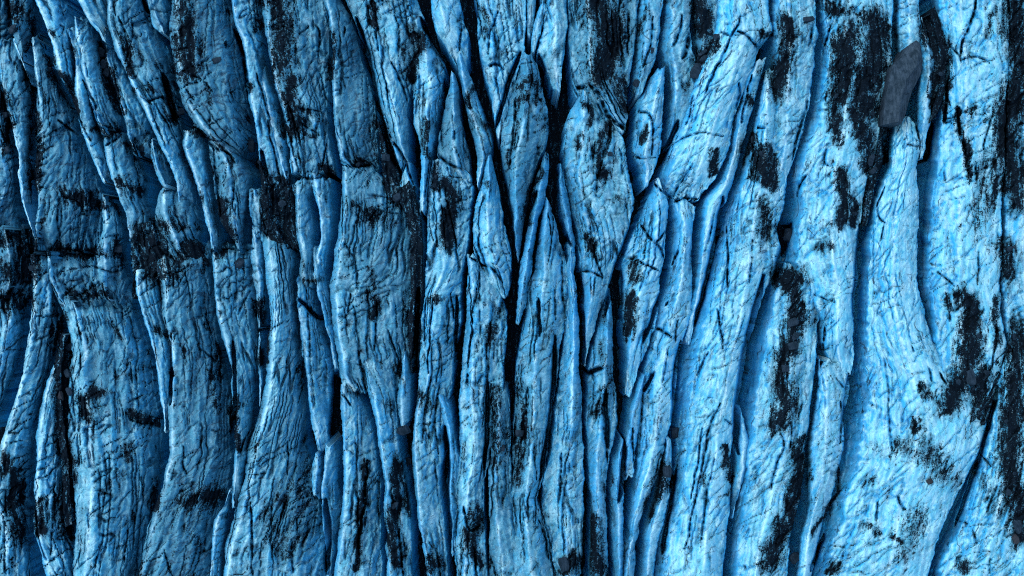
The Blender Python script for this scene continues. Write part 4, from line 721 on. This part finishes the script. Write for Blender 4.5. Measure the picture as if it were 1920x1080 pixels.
    cat = {'ice_ridge': 'ice ridge', 'ice_fin': 'ice fin', 'ice_block': 'ice block', 'gravel_heap': 'gravel heap'}[name]
    o = bpy.data.objects.new(name, None); COL.objects.link(o); o['label'] = label; o['category'] = cat
    o['group'] = {'ice_ridge': 'ice ridges between the crevasses', 'ice_fin': 'thin ice fins between the crevasses', 'ice_block': 'broken ice blocks between the ridges', 'gravel_heap': 'heaps of gravel filling the gaps'}[name]
    origin = np.array([co[:, 0].mean(), co[:, 1].mean(), BED]); o.location = origin; o.empty_display_size = .5
    # weathered crown and the steep walls on both sides are parts
    wm = WALL[1:-1].mean(0); crest_c = sk + nl
    jl = next((c for c in range(crest_c, sk, -1) if wm[c] > .5), sk); jl = max(sk, min(jl, int(sk + nl * .6)))
    jr = next((c for c in range(crest_c, ncol - sk - 1) if wm[c] > .5), ncol - sk - 1); jr = min(ncol - sk - 1, max(jr, int(crest_c + nr * .4)))
    nrm = np.zeros_like(co)
    fn = np.cross(co[quads[:, 2]] - co[quads[:, 0]], co[quads[:, 3]] - co[quads[:, 1]])
    for k in range(4): np.add.at(nrm, quads[:, k], fn)
    nrm /= np.maximum(np.linalg.norm(nrm, axis=1, keepdims=True), 1e-9)
    for pname, c0, c1 in (('ice_wall' if name != 'gravel_heap' else 'gravel_slope', 0, jl), ('crown' if name != 'gravel_heap' else 'gravel_top', jl, jr), ('ice_wall' if name != 'gravel_heap' else 'gravel_slope', jr, ncol - 1)):
        if c1 <= c0: continue
        sel = idx[:, c0:c1 + 1]; sub = sel.ravel(); ii = np.arange(sel.size).reshape(sel.shape)
        qd = np.stack([ii[:-1, :-1], ii[1:, :-1], ii[1:, 1:], ii[:-1, 1:]], -1).reshape(-1, 4)
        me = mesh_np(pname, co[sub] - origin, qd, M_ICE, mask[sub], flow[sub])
        me.normals_split_custom_set_from_vertices(nrm[sub])
        link(pname, me, parent=o)
    # visible-surface buffer
    bx = np.clip((PX[:, core] / 2 + 100).astype(int), 0, ZB.shape[1] - 1).ravel(); by = np.clip((PY[:, core] / 2 + 100).astype(int), 0, ZB.shape[0] - 1).ravel()
    np.maximum.at(ZB, (by, bx), Z[1:-1][:, core].ravel())
    cand = np.nonzero((DI[1:-1] > .62).ravel() & (E[1:-1] < 1).ravel())[0]
    if len(cand):
        STONES.append((o, (co - origin).reshape(nr_, ncol, 3)[1:-1].reshape(-1, 3)[cand], DI[1:-1].ravel()[cand]))
    return o
for i, (nm, lb, op, rows) in enumerate(RIDGES): build_ridge(i, nm, lb, op, rows)

# ------------------------------------------------------------------ glacier bed under and around the ridges
def build_bed():
    def axis(half, lo):      # fine under the picture, coarse towards the distance
        a_ = np.arange(-half, half + .01, .3)
        far = half + np.cumsum(np.geomspace(.6, 160, 26)); return np.concatenate([-far[::-1], a_, far])
    xs = axis(58, 0); ys = axis(36, 0)
    X, Y = np.meshgrid(xs, ys)
    r = np.maximum(np.abs(X) / 52, np.abs(Y) / 31)
    Z = -7.4 + .5 * fbm(X * .3, Y * .1, 4, 1) + .25 * fbm(X * 1.2, Y * .9, 3, 2)
    out = sstep(1.0, 1.25, r)
    big = 1.6 * fbm(X * .35, Y * .05, 4, 3) - 1.6 * sstep(.12, 0, np.abs(fbm(X * .3, Y * .04, 3, 4)))
    Z = Z * (1 - out) + (-1.2 + big) * out
    co = np.stack([X, Y, Z], -1).reshape(-1, 3)
    idx = np.arange(X.size).reshape(X.shape)
    quads = np.stack([idx[:-1, :-1], idx[:-1, 1:], idx[1:, 1:], idx[1:, :-1]], -1).reshape(-1, 4)
    di = (.85 - .5 * out * sstep(-.1, .2, fbm(X * .2, Y * .05, 3, 5)))
    mask = np.stack([di, .6 * (1 - out), .4 + 0 * X, 0 * X], -1).reshape(-1, 4)
    flow = np.stack([X, -Y, 0 * X + 500], -1).reshape(-1, 3)
    link('glacier_bed', mesh_np('glacier_bed', co, quads, M_ICE, mask, flow), 'dark gravelly glacier floor at the bottom of the crevasses', kind='structure')
build_bed()

# ------------------------------------------------------------------ stones
import bmesh
def hull_mesh(name, pts, material, bevel=0.0, smooth=False):
    bm = bmesh.new()
    for p_ in pts: bm.verts.new(p_)
    r_ = bmesh.ops.convex_hull(bm, input=bm.verts)
    bmesh.ops.delete(bm, geom=[g_ for g_ in r_['geom_interior'] if isinstance(g_, bmesh.types.BMVert)], context='VERTS')
    bmesh.ops.dissolve_limit(bm, angle_limit=.12, verts=bm.verts, edges=bm.edges)
    if bevel: bmesh.ops.bevel(bm, geom=list(bm.edges), offset=bevel, segments=2, affect='EDGES', profile=.6)
    bmesh.ops.recalc_face_normals(bm, faces=bm.faces)
    me = bpy.data.meshes.new(name); bm.to_mesh(me); bm.free(); me.materials.append(material)
    if smooth: me.polygons.foreach_set('use_smooth', np.full(len(me.polygons), True))
    return me
def surf_z(px, py, rad):
    a_, b_ = int(px / 2 + 100), int(py / 2 + 100); k = max(1, int(rad / 2))
    t = ZB[max(0, b_ - k):b_ + k + 1, max(0, a_ - k):a_ + k + 1]; t = t[t > -8]
    return -4.8 if t.size == 0 else float(np.percentile(t, 60))
for (px, py, hl, hw, rot, lb) in ROCKS:
    z = surf_z(px, py, min(hl, hw)); a_, b_ = hl / PPM * 1.1, hw / PPM * 1.1; h_ = .55 * (a_ + b_)
    R_ = random.Random(px * 7 + py)
    pts = []
    for k in range(26):
        th = R_.uniform(0, 2 * math.pi); ph = R_.uniform(-1, 1)
        s_ = math.sqrt(1 - ph * ph); q_ = R_.uniform(.8, 1.12)
        ex = lambda c: math.copysign(abs(c) ** .65, c)
        pts.append((a_ * q_ * ex(math.cos(th)) * (s_ ** .5), b_ * q_ * ex(math.sin(th)) * (s_ ** .5), h_ * .5 * ex(ph) * R_.uniform(.8, 1.05)))
    me = hull_mesh('rock', pts, M_BROWN if 'brown' in lb else M_ROCK, .035)
    o = link('rock', me, lb, 'rock', 'larger rocks lying on the glacier')
    x_, y_ = world(px, py, z); o.location = (x_, y_, z + h_ * .22)
    o.rotation_euler = (R_.uniform(-.25, .25), R_.uniform(-.25, .25), math.radians(rot))

# gravel frozen onto each ridge: one joined part per ridge
ico = []
for s_ in range(6):
    bm = bmesh.new(); bmesh.ops.create_icosphere(bm, subdivisions=1, radius=1)
    R_ = random.Random(s_)
    vs = np.array([[c * R_.uniform(.65, 1.15) for c in v_.co] for v_ in bm.verts]); vs[:, 2] *= .7; vs[:, 0] *= 1.25
    bm.verts.index_update(); fs = np.array([[v_.index for v_ in f_.verts] for f_ in bm.faces]); bm.free(); ico.append((vs, fs))
for (o, pos, dd) in STONES:
    n_ = int(min(900, len(pos) * .055))
    if n_ < 3: continue
    pick = rng.choice(len(pos), n_, replace=False)
    V_, F_, off = [], [], 0
    for k in pick:
        vs, fs = ico[rng.integers(6)]
        r_ = .035 * (1 + rng.pareto(2.6)); r_ = min(r_, .26) * rng.uniform(.8, 1.2)
        th = rng.uniform(0, 6.28); c_, s_ = math.cos(th), math.sin(th)
        w_ = vs @ np.array([[c_, s_, 0], [-s_, c_, 0], [0, 0, 1]]) * r_ + pos[k] + (0, 0, r_ * .25)
        V_.append(w_); F_.append(fs + off); off += len(vs)
    me = mesh_np('gravel_cover', np.concatenate(V_), None, M_GRAVEL, smooth=False, tris=np.concatenate(F_))
    link('gravel_cover', me, kind='stuff', parent=o)

# ------------------------------------------------------------------ the tall grey boulder
def boulder():
    out = [(1718,75),(1726,82),(1729,110),(1731,113),(1726,140),(1710,172),(1698,212),(1691,232),(1683,236),(1656,234),(1657,210),(1664,165),(1673,124),(1690,108),(1702,86)]
    ridge = [(1724,98),(1717,125),(1700,150),(1691,180),(1687,200),(1685,228)]
    ztop = 1.9
    bm = bmesh.new(); rim = []; foot = []; top = []
    cx, cy = 1692, 158
    for (x, y) in out:
        X, Y = world(x, y, ztop - 1.2); rim.append(bm.verts.new((X, Y, ztop - 1.2)))
    for (x, y) in out:
        X, Y = world(x * .94 + cx * .06, y * .97 + cy * .03, 0); foot.append(bm.verts.new((X, Y, -2.2)))
    for (x, y) in ridge:
        X, Y = world(x, y, ztop); top.append(bm.verts.new((X, Y, ztop + .1 * math.sin(x))))
    n = len(out)
    for i in range(n): bm.faces.new((rim[i], foot[i], foot[(i + 1) % n], rim[(i + 1) % n]))
    bm.faces.new(foot)
    # roof: connect the rim to the broken ridge line
    right = [0, 1, 2, 3, 4, 5, 6, 7, 8]; lft = [8, 9, 10, 11, 12, 13, 14, 0]
    def strip(a, b):
        i = j = 0
        while i < len(a) - 1 or j < len(b) - 1:
            if j == len(b) - 1 or (i < len(a) - 1 and (i + 1) / len(a) <= (j + 1) / len(b)):
                bm.faces.new((a[i], a[i + 1], b[j])); i += 1
            else:
                bm.faces.new((a[i], b[j + 1], b[j])); j += 1
    strip([rim[k] for k in right], top); strip([rim[k] for k in reversed(lft)][0:], top)
    bmesh.ops.recalc_face_normals(bm, faces=bm.faces)
    sharp = list(bm.edges)
    bmesh.ops.bevel(bm, geom=sharp, offset=.05, segments=2, affect='EDGES', profile=.6)
    bmesh.ops.triangulate(bm, faces=bm.faces)
    bmesh.ops.subdivide_edges(bm, edges=[e_ for e_ in bm.edges if e_.calc_length() > .5], cuts=3, use_grid_fill=True)
    co = np.array([v_.co[:] for v_ in bm.verts])
    d_ = .10 * fbm(co[:, 0] * 1.3 + co[:, 2], co[:, 1] * .9, 4, 2) - .12 * sstep(.05, 0, np.abs(perlin(co[:, 0] * .5 + 3, co[:, 1] * .45 + co[:, 0] * .3, 3)))
    for v_, k in zip(bm.verts, d_): v_.co.z += k
    c = Vector(co.mean(0)); c.z = -2.2
    for v_ in bm.verts: v_.co -= c
    me = bpy.data.meshes.new('boulder'); bm.to_mesh(me); bm.free(); me.materials.append(M_SLAB)
    o = link('boulder', me, 'tall pointed grey boulder, the biggest rock, lodged in a crevasse at the upper right', 'boulder'); o.location = c
boulder()
